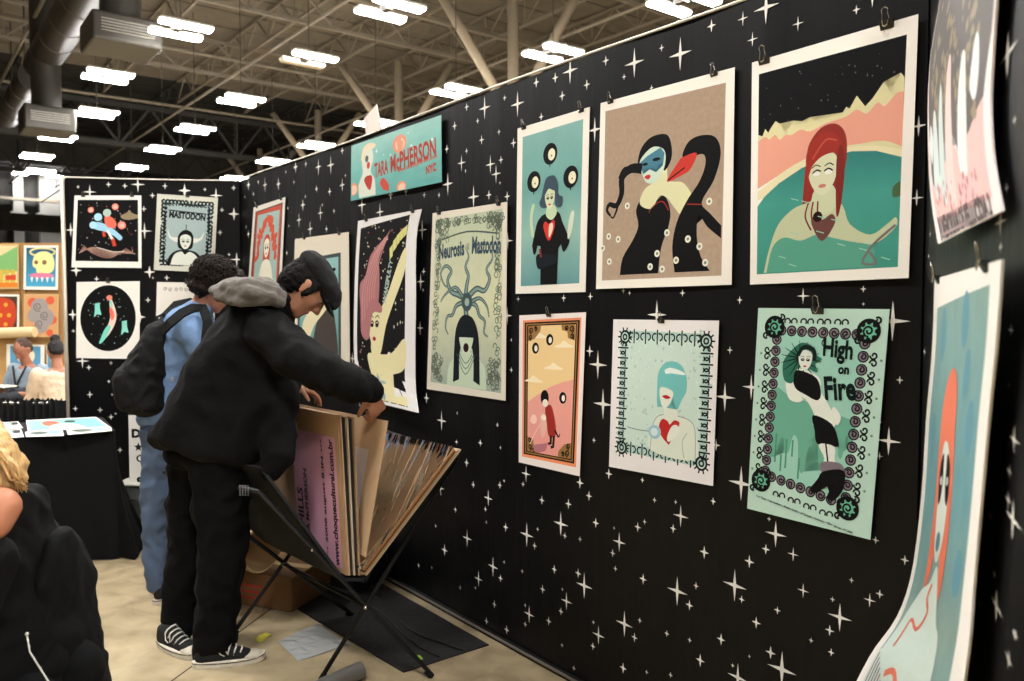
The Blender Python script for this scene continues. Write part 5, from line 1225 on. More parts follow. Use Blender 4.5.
# roll of brown paper in brackets on the panel
mb = MB(); mb.m(mat((204, 182, 140), rough=.6)); a, b = W(-40, 334, zb-.16), W(35, 332, zb-.16); mb.tube([a, b], .062, 20)
o = mb.build('paper_roll', smooth=True, auto=1); tag(o, 'long roll of tan paper held across the wooden panel above the bearded man', 'paper roll')
for q in (a.lerp(b, .3), a.lerp(b, .9)):
    mb = MB(); mb.m(DSTEEL); mb.box((q.x, zb-.09, q.z-.07), (.03, .20, .014)); mb.build('wall_bracket', pn)
# small booth table the seated pair share
mb = MB(); 
# white card standing above the long wall
P_ = [L(363.8, 119, -.03), L(376.4, 104.5, -.03), L(381.4, 128, -.03), L(366.6, 137, -.03)]
mb = MB(); mb.m(mat((228, 214, 204), rough=.6)); off = NL*-.004
mb.poly(P_); mb.poly([p_+off for p_ in P_])
for a, b in zip(P_, P_[1:]+P_[:1]): mb.poly([a, b, b+off, a+off])
o = mb.build('white_card'); tag(o, 'blank white diamond-cut card sticking up behind the wall above the turquoise banner', 'card')
# ------------------------------------------------------------------ people
def frame(yaw, pitch, roll=0):
    y, p, r = map(math.radians, (yaw, pitch, roll))
    M = Matrix.Rotation(y, 3, 'Z') @ Matrix.Rotation(p, 3, 'Y') @ Matrix.Rotation(r, 3, 'X')
    return M           # local x forward, y left, z up
def skin_mat(c): 
    m = mat(c, rough=.5, vary=.05, bscale=18, spec=.4); m.node_tree.nodes['Principled BSDF'].inputs['Subsurface Weight'].default_value = .08; m.node_tree.nodes['Principled BSDF'].inputs['Subsurface Scale'].default_value = .02; return m
def head(mb, c, M, s=1.0, neck=None):
    def h(bs):
        mb.hull([(Vector(c) + M @ (Vector(p)*s), tuple(q*s for q in r)) for p, r in bs], 14, M)
    h([((-.015, 0, .025), (.098, .077, .098)), ((.03, 0, .03), (.062, .066, .075))])
    h([((.02, 0, -.02), (.07, .068, .06)), ((.045, 0, -.085), (.036, .042, .028)), ((.07, 0, -.1), (.02, .022, .018))])
    h([((.068, 0, .035), (.026, .05, .014)), ((.06, 0, -.03), (.03, .05, .02))])           # brow and cheeks
    h([((.088, 0, .018), (.010, .009, .012)), ((.112, 0, -.028), (.013, .011, .010)), ((.086, 0, -.034), (.014, .019, .010))])   # nose
    h([((.082, 0, -.058), (.015, .024, .006)), ((.080, 0, -.068), (.014, .021, .007))])   # lips
    for sg in (-1, 1):
        h([((-.008, sg*.079, .012), (.018, .006, .016)), ((-.002, sg*.077, -.026), (.010, .006, .014))])
def eyes(parent, c, M, s=1.0):
    for sg in (-1, 1):
        p = Vector(c) + M @ Vector((.0755*s, sg*.031*s, .008*s)); mb = MB(); mb.m(mat((150, 142, 134), rough=.3)); mb.ball(p, .0125*s, 12)
        mb.m(mat((44, 30, 22), rough=.2)); mb.ball(p + M @ Vector((.008*s, 0, -.001)), .0065*s, 10); mb.build('eye', parent, True)
def hand(mb, wr, d, n, curl=.5, thumb_side=1, s=1.0, spread=.06):
    d = Vector(d).normalized(); n = Vector(n); n = (n - d*n.dot(d)).normalized(); sd = d.cross(n).normalized()*thumb_side
    kn = wr + d*.085*s
    mb.hull([(wr, .024*s), (wr+d*.03*s, .026*s), (kn+sd*.028*s, .0125*s), (kn-sd*.028*s, .0115*s), (wr+d*.03*s+sd*.018*s, .018*s)], 10)
    for i, (o_, L_) in enumerate(((.030, .074), (.010, .084), (-.010, .078), (-.029, .060))):
        p = kn + sd*o_*s; q = d + sd*spread*(1.5-i)*.6; a = 0; r = (.0092, .0095, .009, .0080)[i]*s
        pr = [(p - d*.012*s, r*1.1)]
        for k_, f in enumerate((.44, .32, .26)):
            a += curl*(.75 if k_ == 0 else 1)*(1+.12*i)
            v = (q.normalized()*math.cos(a) + n*math.sin(a)); p = p + v*L_*f*s; pr.append((p.copy(), r*(.97-.09*k_)))
        mb.chain(pr, 8)
    tb_ = wr + d*.022*s + sd*.022*s; v = (d*.62 + sd*.62 + n*.35).normalized(); p1 = tb_ + v*.042*s; v2 = (d*.8 + sd*.15 + n*(.45+curl*.5)).normalized(); p2 = p1 + v2*.03*s; p3 = p2 + v2*.022*s
    mb.chain([(tb_, .016*s), (p1, .0115*s), (p2, .0105*s), (p3, .0085*s)], 8)
def sneaker(parent, heel, fwd, pitch=0, up_c=(20, 20, 21)):
    f = Vector(fwd); f.z = 0; f.normalize(); l = Vector((-f.y, f.x, 0)); M = Matrix((f, l, Vector((0, 0, 1)))).transposed() @ Matrix.Rotation(math.radians(pitch), 3, 'Y')
    T = lambda x, y, z: heel + M @ Vector((x, y, z))
    sh = empty_child('shoe', parent)
    def outline(z, k):
        o = []
        for i in range(28):
            t = i/28*2*math.pi; x = .142 - .145*math.cos(t)*1.0; wdt = (.036 + .011*math.sin(min(1, max(0, x/.28))*math.pi*.95 - .35))*k
            y = wdt*math.sin(t)*(1 if True else 0)*1.05; y = math.copysign(abs(math.sin(t))**.62*wdt, math.sin(t))
            o.append(T(x, y, z + (.012*max(0, (x-.22)/.07)**2 if x > .22 else 0)))
        return o
    mb = MB(); mb.m(mat((205, 198, 182), rough=.6, vary=.12, bscale=40))
    rs = [outline(z, k) for z, k in ((.0, .97), (.004, 1.02), (.014, 1.02), (.026, 1.0), (.028, .93))]
    vr = [[mb.bm.verts.new(p) for p in r] for r in rs]
    for a, b in zip(vr, vr[1:]):
        for i in range(28): mb.bm.faces.new([a[i], a[(i+1) % 28], b[(i+1) % 28], b[i]])
    mb.bm.faces.new(vr[0][::-1]); mb.bm.faces.new(vr[-1]); mb._mark(mb.bm.faces); mb.build('sole', sh, True, auto=1)
    mb = MB(); mb.m(mat((20, 20, 21), rough=.8)); mb.tube([p + (M @ Vector((0, 0, .006))) for p in outline(.016, 1.035)] + [outline(.016, 1.035)[0] + (M @ Vector((0, 0, .006)))], .0018, 5); mb.build('sole_stripe', sh, True)
    mb = MB(); mb.m(mat(up_c, rough=.85, bump=.2, bscale=120))
    mb.hull([(T(.045, 0, .045), (.042, .034, .034)), (T(.05, 0, .085), (.04, .033, .02)), (T(.12, 0, .05), (.05, .037, .04)), (T(.10, 0, .075), (.03, .03, .02))], 14, M)
    mb.hull([(T(.12, 0, .05), (.05, .037, .035)), (T(.20, 0, .034), (.04, .040, .022))], 14, M); remeshed(mb, 'upper', sh, .005, 4)
    mb = MB(); mb.m(mat((186, 178, 160), rough=.45, vary=.15, bscale=40)); mb.hull([(T(.235, 0, .026), (.045, .040, .022)), (T(.21, 0, .030), (.03, .041, .02))], 16, M); mb.build('toe_cap', sh, True)
    mb = MB(); mb.m(mat((200, 196, 186), rough=.7))
    for i in range(5):
        x = .10+.022*i; z = .108-.0105*i; mb.tube([T(x-.006, -.034, z-.030), T(x+.000, -.026, z-.010), T(x+.006, -.010, z), T(x+.004, .012, z), T(x-.004, .028, z-.014)], .0034, 5)
    mb.tube([T(.1, 0, .09), T(.09, -.03, .085), T(.11, -.042, .06), T(.125, -.040, .05)], .0024, 5); mb.tube([T(.1, 0, .09), T(.12, -.028, .082), T(.14, -.042, .055)], .0024, 5)
    mb.build('laces', sh, True); return sh
def empty_child(name, parent):
    o = bpy.data.objects.new(name, None); COL.objects.link(o); o.parent = parent; return o
def P3(px, py, z): return W(px, py, z)
def E(px, py, z, *r): return (P3(px, py, z), r if len(r) == 3 else r[0])

BLKJ = mat((8, 8, 9), rough=.88, bump=.35, bscale=26, spec=.2); BLKP = mat((6, 6, 6), rough=.9, bump=.3, bscale=30, spec=.15)
# --- visitor with flat cap -------------------------------------------------------------
gp = P3(215, 500, 3.36); gp.z = 0
pm = empty('person', gp, 'person in a black hooded jacket and flat cap bending to leaf through the print rack', 'person')
hc = P3(307, 287, 3.36); HM = frame(14, 56, 0)
SK = skin_mat((172, 120, 94))
mb = MB(); mb.m(SK); head(mb, hc, HM, 1.0)
mb.chain([E(262, 318, 3.37, .07), E(285, 303, 3.37, .06), E(298, 292, 3.36, .058)])
mb.hull([E(205, 440, 3.36, .12, .14, .08), E(225, 385, 3.36, .11, .14, .1)]); mb.hull([E(225, 385, 3.36, .11, .14, .1), E(258, 335, 3.37, .09, .16, .08)])
wr = P3(371, 391, 3.19)
mb.chain([E(268, 335, 3.18, .06), E(326, 374, 3.06, .045), (wr, .026)]); hand(mb, wr, P3(379, 414, 3.22)-wr, (-.5, .6, -.2), .85, -1, 1.05)
wl = P3(293, 385, 3.72)
mb.chain([E(265, 335, 3.55, .06), E(272, 375, 3.68, .045), (wl, .026)]); hand(mb, wl, P3(309, 391, 3.74)-wl, (.0, -.2, -1), .35, -1, 1.0)
for (h_, k_, a_, z_) in (((222, 455), (221, 560), (214, 648), 3.31), ((198, 455), (187, 565), (178, 628), 3.51)):
    mb.chain([(P3(*h_, z_), .08), (P3(*k_, z_), .05), (P3(*a_, z_), .035)])
body = remeshed(mb, 'body', pm, .0055, 3, smooth_f=.4)
eyes(pm, hc, HM)
mb = MB(); mb.m(mat((14, 11, 10), rough=.7, bump=.3, bscale=90, spec=.15))
T = lambda x, y, z: hc + HM @ Vector((x, y, z))
mb.hull([(T(-.03, 0, .02), (.092, .083, .09)), (T(-.055, 0, -.045), (.055, .066, .05))], 14, HM)
for sg in (-1, 1): mb.hull([(T(.02, sg*.074, .03), (.025, .01, .03)), (T(.018, sg*.072, -.02), (.012, .008, .03))], 10, HM)
remeshed(mb, 'hair', pm, .007, 2, .006, .02)
CAPM = mat((13, 12, 12), rough=.9, bump=.3, bscale=120)
mb = MB(); mb.m(CAPM); mb.hull([(T(-.035, 0, .074), (.096, .094, .058)), (T(.05, 0, .070), (.085, .092, .044)), (T(.105, 0, .04), (.04, .07, .02))], 18, HM); cap = remeshed(mb, 'flat_cap', pm, .007, 4, .004, .06)
mb = MB(); mb.m(CAPM); mb.hull([(T(.095, 0, .034), (.035, .072, .008)), (T(.135, 0, .018), (.032, .055, .006))], 18, HM); mb.build('cap_brim', cap, True)
mb = MB(); mb.m(CAPM); mb.ball(T(-.0, 0, .134), .008, 8); mb.build('cap_button', cap, True)
# jacket
mb = MB(); mb.m(BLKJ)
hemL, hemR = E(186, 434, 3.36, .135, .17, .06), E(240, 450, 3.34, .12, .17, .07)
mid, midF = E(224, 385, 3.37, .185, .2, .13), E(266, 398, 3.34, .13, .16, .11)
chest, chestF = E(247, 335, 3.37, .145, .22, .1), E(282, 352, 3.36, .09, .19, .09)
sho = E(262, 312, 3.38, .115, .19, .065)
mb.hull([hemL, hemR, mid, midF], 16); mb.hull([mid, midF, chest, chestF], 16); mb.hull([chest, chestF, sho], 16)
mb.hull([E(282, 395, 3.24, .075, .05, .08), E(282, 455, 3.2, .055, .03, .08), E(270, 470, 3.22, .04, .03, .05)], 12)
mb.hull([E(270, 400, 3.3, .1, .1, .08), E(278, 440, 3.24, .06, .05, .08)], 12)
mb.chain([E(268, 332, 3.2, .1), E(300, 357, 3.08, .088), E(332, 376, 3.05, .082), E(352, 384, 3.12, .066), E(368, 389, 3.18, .05)], 14)
mb.chain([E(265, 330, 3.54, .095), E(276, 372, 3.66, .075), E(291, 384, 3.71, .05)], 14)
mb.chain([E(262, 318, 3.37, .09), E(284, 303, 3.37, .078)], 14)
jk = remeshed(mb, 'hooded_jacket', pm, .011, 7, .016, .16)
mb = MB(); mb.m(BLKJ); mb.chain([(P3(365, 389, 3.175), .053), (P3(372, 391, 3.19), .05)], 14); mb.build('cuff', jk, True)
HOODM = mat((84, 78, 72), rough=.9, bump=.25, bscale=60, sheen=.1)
mb = MB(); mb.m(HOODM)
mb.hull([E(222, 293, 3.24, .04, .05, .02), E(219, 291, 3.46, .04, .05, .02), E(236, 284, 3.30, .05, .05, .022), E(236, 283, 3.44, .05, .05, .022)], 12)
mb.hull([E(236, 286, 3.24, .05, .04, .025), E(236, 283, 3.48, .05, .04, .025), E(262, 284, 3.24, .05, .05, .022), E(262, 282, 3.46, .05, .04, .02)], 12)
mb.hull([E(262, 285, 3.22, .05, .04, .022), E(262, 283, 3.46, .04, .04, .02), E(276, 292, 3.24, .03, .04, .025), E(276, 288, 3.46, .03, .04, .02)], 12)
mb.chain([E(220, 297, 3.2, .026), E(240, 301, 3.13, .026), E(262, 299, 3.14, .024), E(281, 303, 3.2, .02)], 12)
mb.chain([E(224, 288, 3.2, .022), E(246, 284, 3.14, .024), E(270, 288, 3.17, .022), E(284, 296, 3.22, .018)], 12)
mb.chain([E(232, 291, 3.16, .02), E(252, 293, 3.11, .026), E(272, 296, 3.15, .02)], 12)
remeshed(mb, 'hood', jk, .007, 6, .007, .07)
mb = MB(); mb.m(BLKJ); mb.tube([P3(286, 300, 3.22), P3(280, 291, 3.27), P3(278, 287, 3.36), P3(283, 288, 3.46)], .022, 10); mb.build('collar', jk, True)
# trousers
mb = MB(); mb.m(BLKP)
mb.hull([E(196, 452, 3.4, .13, .14, .07), E(226, 458, 3.35, .10, .13, .06)], 14)
mb.chain([E(219, 462, 3.33, .125), E(221, 515, 3.31, .108), E(222, 560, 3.3, .098), E(217, 610, 3.31, .088), E(215, 640, 3.31, .092), E(214, 650, 3.32, .082)], 14)
mb.chain([E(196, 462, 3.48, .115), E(190, 515, 3.5, .10), E(187, 565, 3.52, .088), E(180, 605, 3.52, .08), E(179, 626, 3.51, .074), E(179, 633, 3.51, .066)], 14)
tr_ = remeshed(mb, 'trousers', pm, .010, 6, .014, .12)
for p_, q_ in (((262, 484), (250, 500)),):
    pass
mb = MB(); mb.m(mat((170, 170, 168), rough=.4)); 
bb = P3(240, 490, 3.19)
for i in range(4):
    for j in range(5): mb.ball(bb + Vector((.011*i, 0, .0095*j-.02)), .0022, 6)
mb.build('studs', tr_, True)
hl = Hh(193, 668, 0); toe = Hh(266, 659, 0); sneaker(pm, hl, toe-hl)
h2 = Hh(159, 644.5, 0); sneaker(pm, h2, Hh(190, 656, 0)-h2)

# --- curly haired visitor ---------------------------------------------------------------
gp = P3(165, 500, 4.05); gp.z = 0
pc_ = empty('person', gp, 'person with dark curly hair, light blue shirt, jeans and a black backpack, back turned', 'person')
hc = P3(216, 286, 4.08); HM = frame(35, 35, 0); T = lambda x, y, z: hc + HM @ Vector((x, y, z))
mb = MB(); mb.m(skin_mat((166, 112, 88))); head(mb, hc, HM)
mb.chain([E(194, 318, 4.08, .065), E(203, 304, 4.08, .055), E(207, 296, 4.08, .058)])
mb.hull([E(168, 425, 4.08, .1, .13, .08), E(176, 380, 4.08, .1, .13, .1)]); mb.hull([E(176, 380, 4.08, .1, .13, .1), E(190, 335, 4.08, .1, .16, .07)])
for z_, sh_ in ((3.9, 0), (4.28, 8)):
    w_ = P3(268+sh_, 400, z_); mb.chain([E(192, 330, z_, .05), E(228, 378, z_-.03, .04), (w_, .025)]); hand(mb, w_, (.9, .1, -.3), (0, 0, -1), .4, 1 if z_ > 4 else -1)
mb.chain([E(164, 435, 4.02, .08), E(158, 510, 4.0, .055), E(157, 588, 4.0, .038)]); mb.chain([E(176, 435, 4.18, .08), E(172, 510, 4.2, .055), E(168, 586, 4.22, .038)])
remeshed(mb, 'body', pc_, .0065, 3, smooth_f=.4); eyes(pc_, hc, HM)
CH = mat((28, 19, 14), rough=.65, bump=.3, bscale=60, spec=.2)
mb = MB(); mb.m(CH); mb.hull([(T(-.03, 0, .035), (.115, .105, .105)), (T(-.06, 0, -.03), (.07, .085, .06))], 14, HM); mb.ball(T(.04, 0, .085), (.07, .085, .05), 14, HM)
hr = remeshed(mb, 'hair', pc_, .009, 2, .014, .03)
rnd = random.Random(11); mb = MB(); mb.m(CH)
for _ in range(420):
    th, ph = rnd.uniform(0, 2*math.pi), math.acos(rnd.uniform(-.55, 1)); 
    d_ = Vector((math.sin(ph)*math.cos(th), math.sin(ph)*math.sin(th), math.cos(ph)))
    if d_.x > .55 and d_.z < .3: continue
    c_ = T(-.03+d_.x*.118, d_.y*.11, .03+d_.z*.108); dd_ = HM @ d_; a_ = dd_.orthogonal().normalized(); b_ = dd_.cross(a_); r_ = rnd.uniform(.008, .017); p0_ = rnd.uniform(0, 6)
    mb.tube([c_ + (a_*math.cos(p0_+t)+b_*math.sin(p0_+t))*r_ + dd_*(t*.0022-.004) for t in [k_*.9 for k_ in range(8)]], .0028, 4, caps=False)
cu = mb.build('curls', hr, True); cu['kind'] = 'stuff'
SH = mat((104, 132, 170), rough=.8, bump=.3, bscale=24)
mb = MB(); mb.m(SH)
mb.hull([E(166, 418, 4.08, .135, .17, .07), E(176, 385, 4.08, .14, .17, .1)], 16); mb.hull([E(176, 385, 4.08, .14, .17, .1), E(186, 345, 4.08, .15, .2, .1)], 16); mb.hull([E(186, 345, 4.08, .15, .2, .1), E(190, 322, 4.09, .105, .19, .085)], 16)
for z_ in (3.92, 4.26): mb.chain([E(190, 330, z_, .088), E(212, 358, z_-.02, .075), E(230, 379, z_-.03, .062)], 12)
mb.chain([E(192, 322, 4.08, .085), E(202, 308, 4.08, .068)], 12)
shirt = remeshed(mb, 'shirt', pc_, .011, 5, .010, .12)
JN = mat((72, 88, 112), rough=.85, vary=.12, bscale=9, bump=.3)
mb = MB(); mb.m(JN); mb.hull([E(162, 432, 4.02, .11, .13, .07), E(172, 432, 4.16, .11, .12, .07)], 14)
mb.chain([E(161, 440, 4.0, .095), E(158, 480, 3.99, .085), E(156, 520, 3.98, .072), E(156, 560, 3.98, .064), E(157, 581, 3.98, .060)], 14); mb.chain([E(176, 440, 4.18, .1), E(173, 510, 4.2, .08), E(169, 575, 4.22, .064)], 14)
remeshed(mb, 'jeans', pc_, .010, 5, .012, .09)
sneaker(pc_, Hh(152, 607, 0)+Vector((0, .02, 0)), Vector((.55, .8, 0)), 0, (24, 24, 25)); sneaker(pc_, Hh(166, 590, 0), Vector((.6, .75, 0)), 0, (24, 24, 25))
BP_ = mat((10, 10, 11), rough=.8, bump=.35, bscale=30, spec=.3)
bpk = empty('backpack', P3(148, 415, 3.92), 'large black backpack worn on the back of the person in the light blue shirt', 'backpack')
mb = MB(); mb.m(BP_); mb.hull([E(163, 330, 3.98, .055, .12, .05), E(155, 352, 3.96, .085, .15, .08), E(137, 385, 3.94, .105, .155, .08), E(148, 402, 3.95, .10, .15, .07)], 16); remeshed(mb, 'main_pocket', bpk, .010, 5, .012, .09)
mb = MB(); mb.m(BP_); mb.hull([E(128, 378, 3.88, .05, .11, .06), E(134, 400, 3.9, .07, .12, .06)], 16); remeshed(mb, 'front_pocket', bpk, .010, 5, .008, .07)
def strap(pts, wd, th, name, parent):
    mb = MB(); mb.m(BP_); pts = [Vector(p) for p in pts]; q = []
    for i, p in enumerate(pts):
        t = (pts[min(i+1, len(pts)-1)]-pts[max(0, i-1)]).normalized(); s_ = t.cross(Vector((0, -1, .4))).normalized(); n_ = s_.cross(t).normalized()
        q.append([mb.bm.verts.new(p + s_*a*wd/2 + n_*b*th/2) for a, b in ((-1, -1), (1, -1), (1, 1), (-1, 1))])
    for a, b in zip(q, q[1:]):
        for k_ in range(4): mb.bm.faces.new([a[k_], a[(k_+1) % 4], b[(k_+1) % 4], b[k_]])
    mb.bm.faces.new(q[0]); mb.bm.faces.new(q[-1][::-1]); mb.build(name, parent, True, auto=1)
strap([P3(162, 332, 3.86), P3(170, 323, 3.80), P3(182, 313, 3.83), P3(193, 308, 3.86), P3(203, 308, 3.9), P3(208, 322, 3.84), P3(205, 350, 3.84)], .045, .014, 'shoulder_strap', bpk)
strap([P3(160, 328, 4.1), P3(166, 315, 4.2), P3(176, 305, 4.25), P3(190, 302, 4.25), P3(203, 308, 4.25)], .045, .014, 'shoulder_strap', bpk)
mb = MB(); mb.m(BP_); mb.tube([P3(158, 326, 3.95), P3(157, 317, 3.96), P3(163, 314, 3.98), P3(168, 322, 4.0)], .008, 8); mb.build('grab_handle', bpk, True)
mb = MB(); mb.m(mat((150, 150, 148), rough=.4, metal=.4)); mb.box(P3(172, 379, 3.83), (.012, .006, .02)); mb.build('buckle', bpk)

# --- seated blonde at the lower left -------------------------------------------------------
gp = P3(5, 660, 1.92); gp.z = 0
pb_ = empty('person', gp, 'seated person with blonde hair and a sleeveless black top at the lower left edge', 'person')
hc = P3(-42, 462, 1.92); HM = frame(170, 35, 0); T = lambda x, y, z: hc + HM @ Vector((x, y, z))
mb = MB(); mb.m(skin_mat((176, 116, 88))); head(mb, hc, HM)
mb.chain([E(-2, 500, 1.95, .06), E(-25, 480, 1.94, .055)])
mb.hull([E(0, 660, 1.98, .07, .12, .06), E(0, 590, 1.98, .06, .11, .08)]); mb.hull([E(0, 590, 1.98, .06, .11, .08), E(-6, 525, 1.97, .05, .12, .05)])
w_ = P3(-70, 600, 1.7); mb.chain([E(0, 507, 1.82, .046), E(-8, 522, 1.80, .044), E(-50, 560, 1.76, .036), (w_, .025)], 14); hand(mb, w_, (-.9, .1, -.3), (0, 0, -1), .4, 1)
w_ = P3(-80, 600, 2.1); mb.chain([E(2, 512, 2.1, .048), E(-20, 575, 2.14, .038), (w_, .025)]); hand(mb, w_, (-.9, .1, -.3), (0, 0, -1), .4, -1)
for z_ in (1.86, 2.06): 
    kn = Vector((-1.62, z_, .48)); mb.chain([(Vector((-1.25, z_, .52)), .07), (kn, .055), (Vector((-1.60, z_, .07)), .04), (Vector((-1.72, z_, .03)), .03)])
remeshed(mb, 'body', pb_, .0065, 3, smooth_f=.4); eyes(pb_, hc, HM)
mb = MB(); mb.m(mat((7, 7, 8), rough=.9, bump=.3, bscale=20, spec=.2))
mb.hull([E(14, 668, 1.97, .12, .18, .06), E(10, 600, 1.97, .105, .16, .1)], 16); mb.hull([E(6, 600, 1.97, .105, .19, .1), E(4, 545, 1.97, .09, .20, .05)], 16)
mb.chain([E(-30, 600, 1.78, .07), E(-8, 560, 1.80, .05)], 12)
mb.hull([E(4, 545, 1.97, .09, .17, .05), E(16, 500, 1.96, .03, .12, .03), E(0, 500, 1.98, .05, .1, .03)], 16)
top = remeshed(mb, 'black_top', pb_, .009, 5, .008, .1)
mb = MB(); mb.m(mat((7, 7, 8), rough=.9, spec=.15))
for z_ in (1.86, 2.06): mb.chain([(Vector((-1.17, z_, .53)), .098), (Vector((-1.62, z_, .485)), .072), (Vector((-1.60, z_, .09)), .055)])
remeshed(mb, 'trousers', pb_, .012, 5)
HB_ = mat((198, 160, 108), rough=.42, vary=.35, bscale=5, spec=.5, stretch=(30, 30, 3))
mb = MB(); mb.m(HB_); mb.hull([(T(-.03, 0, .03), (.105, .095, .105)), (T(-.07, 0, -.04), (.06, .085, .06))], 14, HM)
mb.hull([E(-20, 455, 1.93, .07, .09, .05), E(3, 468, 1.93, .045, .08, .035), E(-6, 484, 1.93, .04, .08, .02)], 12)
mb.hull([E(2, 466, 1.92, .035, .07, .03), E(14, 482, 1.92, .02, .05, .012)], 12)
hb = remeshed(mb, 'hair', pb_, .006, 3, .003, .03)
mb = MB(); mb.m(HB_); rnd = random.Random(4)
for k_ in range(110):
    z_ = 1.86 + .13*k_/110; a_ = P3(-30, 437+rnd.uniform(0, 8), z_); b_ = P3(0+rnd.uniform(-4, 4), 452+rnd.uniform(-3, 6), z_-.01); c_ = P3(14+rnd.uniform(-5, 4), 468+rnd.uniform(-4, 12), z_-.01); d_ = P3(22+rnd.uniform(-10, 6), 484+rnd.uniform(-8, 9), z_)
    mb.tube([a_, b_, c_, d_], [.004, .0045, .0035, .001], 5)
st = mb.build('loose_strands', hb, True); st['kind'] = 'stuff'
mb = MB(); mb.m(mat((190, 188, 184), rough=.4)); mb.tube([P3(27, 636, 1.72), P3(30, 652, 1.71), P3(40, 668, 1.71), P3(50, 684, 1.71), P3(70, 700, 1.71)], .0018, 6); mb.ball(P3(27, 634, 1.72), .004, 8)
mb.build('earphone_cord', pb_, True)
# black covered chair behind
ch = empty('covered_chair', Vector((P3(60, 681, 2.05).x, 2.05, 0)), 'chair with a black fabric cover behind the seated blonde person', 'chair')
CC = mat((8, 8, 9), rough=.9, bump=.35, bscale=14, spec=.2)
mb = MB(); mb.m(CC)
mb.hull([E(52, 545, 2.12, .018, .11, .03), E(60, 540, 2.02, .022, .05, .03), E(66, 600, 2.05, .02, .16, .05), E(50, 600, 2.08, .02, .15, .05)], 14)
mb.hull([E(66, 600, 2.05, .02, .16, .05), E(50, 600, 2.08, .02, .15, .05), E(72, 700, 2.05, .025, .17, .05), E(50, 700, 2.05, .03, .17, .05)], 14)
sx = P3(72, 700, 2.05)
mb.hull([(Vector((sx.x, 2.05, .5)), (.035, .2, .05)), (Vector((sx.x+.02, 2.05, .05)), (.04, .22, .045)), (Vector((sx.x-.08, 2.05, .05)), (.03, .2, .045)), (Vector((sx.x-.07, 2.05, .5)), (.03, .2, .05))], 14)
remeshed(mb, 'backrest_cover', ch, .010, 5, .009, .11)
mb = MB(); mb.m(CC); mb.hull([(Vector((sx.x-.08, 2.05, .42)), (.03, .2, .02)), (Vector((sx.x-.46, 2.05, .42)), (.03, .2, .02))], 12); mb.build('seat', ch, True)
for x_ in (-.06, -.44):
    for y_ in (-.16, .16):
        mb = MB(); mb.m(BLM); mb.tube([(sx.x+x_, 2.05+y_, 0), (sx.x+x_, 2.05+y_, .41)], .012, 8); mb.build('leg', ch, True)

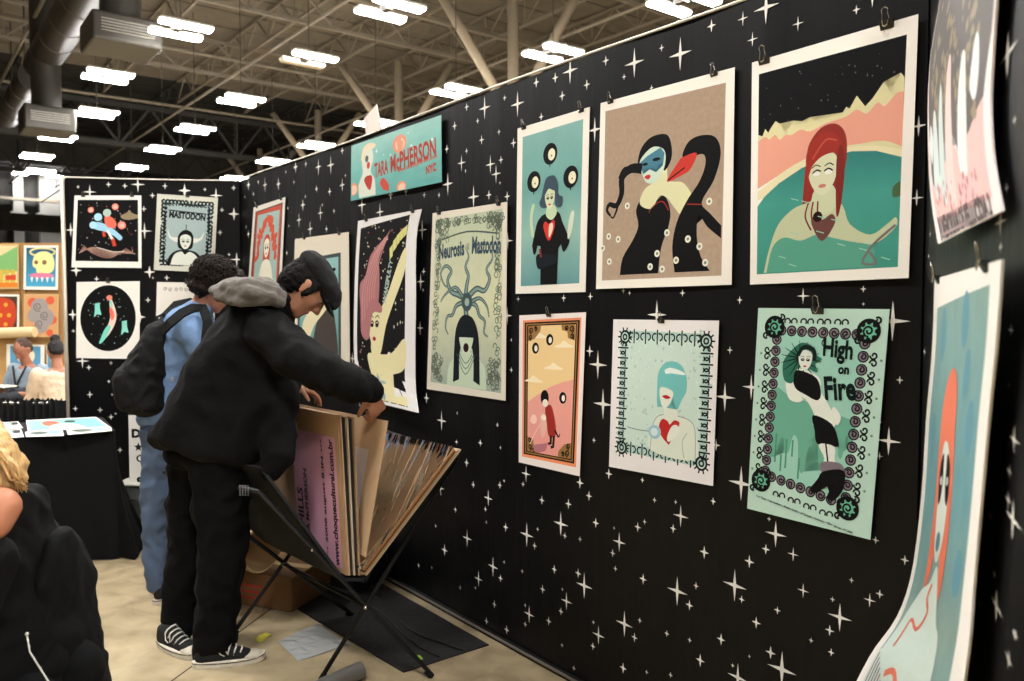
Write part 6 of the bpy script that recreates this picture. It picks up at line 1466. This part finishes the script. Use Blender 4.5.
# --- pair seated in the neighbouring booth ---------------------------------------------------
def seated(px, zz, hcp, label, yaw, skin, top_c, hair_c, pants, extra, lean=0):
    g = P3(px, 400, zz); g.z = 0; p_ = empty('person', g, label, 'person'); M = frame(yaw, 35); c = hcp; fw = Vector((math.cos(math.radians(yaw)), math.sin(math.radians(yaw)), 0)); sd = Vector((-fw.y, fw.x, 0))
    nb = c - Vector((0, 0, .13)) - fw*.06; hip = Vector((nb.x, nb.y, .52)) - fw*lean
    mb = MB(); mb.m(skin_mat(skin)); head(mb, c, M); mb.chain([(c-Vector((0, 0, .06)), .05), (nb-Vector((0, 0, .05)), .06)])
    sh_ = nb - Vector((0, 0, .09))
    mb.hull([(sh_, (.1, .15, .06)), (hip, (.12, .15, .09))], 12, Matrix.Rotation(math.radians(yaw), 3, 'Z'))
    tb2 = MB(); tb2.m(mat(top_c, rough=.85, bump=.3, bscale=30)); RZ = Matrix.Rotation(math.radians(yaw), 3, 'Z')
    tb2.hull([(sh_-Vector((0, 0, .02)), (.12, .19, .07)), (hip.lerp(sh_, .5), (.14, .18, .1)), (hip, (.15, .18, .08))], 14, RZ)
    pt2 = MB(); pt2.m(mat(pants, rough=.9))
    wr_ = []
    for sg in (1, -1):
        s0 = sh_+sd*.18*sg; el = s0 + fw*.08 + sd*.06*sg - Vector((0, 0, .27)); w2 = el + fw*.22 - sd*.1*sg + Vector((0, 0, .04)); wr_.append(w2)
        mb.chain([(s0, .045), (el, .036), (w2, .025)]); hand(mb, w2, fw*.8 - sd*.3*sg, (0, 0, 1), .5, sg)
        tb2.chain([(s0, .075), (el, .058)] + ([(w2-fw*.03, .045)] if extra.get('long') else [(el.lerp(w2, .2), .055)]), 12)
        kn = hip + fw*.42 + sd*.12*sg; an = Vector((kn.x+fw.x*.05, kn.y+fw.y*.05, .08)); mb.chain([(hip+sd*.08*sg, .075), (kn, .055), (an, .04), (an+fw*.12-Vector((0, 0, .04)), .03)]); pt2.chain([(hip+sd*.08*sg, .1), (kn, .075), (an+Vector((0, 0, .03)), .055)], 12)
    remeshed(mb, 'body', p_, .009, 2, smooth_f=.4); remeshed(tb2, extra['top'], p_, .013, 3, .008, .1); remeshed(pt2, 'trousers', p_, .014, 3)
    T = lambda x, y, z: c + M @ Vector((x, y, z)); hb_ = MB(); hb_.m(mat(hair_c, rough=.7, bump=.4, bscale=60)); hb_.hull([(T(-.022, 0, .038), (.094, .081, .088)), (T(-.055, 0, -.02), (.05, .07, .05))], 12, M)
    if extra.get('bun'): hb_.ball(T(-.06, 0, .13), (.05, .05, .045), 12)
    hh = remeshed(hb_, 'hair', p_, .009, 2, .005, .03)
    if extra.get('beard'):
        b_ = MB(); b_.m(mat(hair_c, rough=.8)); b_.hull([(T(.035, 0, -.085), (.045, .05, .03)), (T(.068, 0, -.105), (.026, .03, .022))], 12, M); b_.build('beard', p_, True)
    if extra.get('bun'):
        pass
    # plain stool
    st_ = empty('stool', (hip.x, hip.y, 0), extra['stool'], 'stool'); s_ = MB(); s_.m(mat((60, 56, 52), rough=.6)); s_.tube([(hip.x, hip.y, .40), (hip.x, hip.y, .43)], .17, 20); s_.build('seat', st_, True, auto=1)
    for k_ in range(4):
        a_ = k_*math.pi/2+.6; s_ = MB(); s_.m(WIRE); s_.tube([(hip.x+.12*math.cos(a_), hip.y+.12*math.sin(a_), .40), (hip.x+.17*math.cos(a_), hip.y+.17*math.sin(a_), 0)], .012, 6); s_.build('leg', st_, True)
    return p_, wr_, fw, sd, sh_
hcp = P3(23, 350, 8.7)
pp, wr_, fw, sd, sh_ = seated(20, 8.7, hcp, 'bearded person in a pale blue-grey shirt reading, seated in the neighbouring booth', -105, (150, 98, 76), (134, 148, 160), (62, 42, 32), (40, 42, 46), dict(top='shirt', beard=1, stool='stool under the bearded reader in the neighbouring booth'))
mb = MB(); mb.m(mat((20, 20, 22), rough=.8)); mb.tube([sh_+sd*.09+fw*.11+Vector((0, 0, .05)), sh_+sd*.03+fw*.15-Vector((0, 0, .1)), sh_+fw*.16-Vector((0, 0, .18)), sh_-sd*.03+fw*.15-Vector((0, 0, .1)), sh_-sd*.09+fw*.11+Vector((0, 0, .05))], .010, 6); mb.build('lanyard', pp, True)
bkc = (wr_[0]+wr_[1])/2 + fw*.06 + Vector((0, 0, .06))
bk = empty('open_book', bkc, 'dark open book held by the bearded reader', 'book')
for sg in (-1, 1):
    mb = MB(); mb.m(mat((24, 26, 28), rough=.5)); mb.box(bkc+sd*.075*sg+Vector((0, 0, .01)), (.2, .15, .012), Matrix.Rotation(math.radians(-105), 3, 'Z')); mb.build('cover', bk)
mb = MB(); mb.m(mat((220, 214, 200), rough=.7)); mb.box(bkc+Vector((0, 0, .022)), (.18, .27, .014), Matrix.Rotation(math.radians(-105), 3, 'Z')); mb.build('pages', bk)
hcp = P3(56, 352, 8.3)
pp, wr_, fw, sd, sh_ = seated(50, 8.3, hcp, 'person with a dark hair bun and cream knit sweater, half behind the starry wall', 130, (150, 100, 76), (206, 184, 160), (24, 20, 20), (60, 54, 60), dict(top='sweater', bun=1, long=1, stool='stool under the bun-haired person in the cream sweater'))
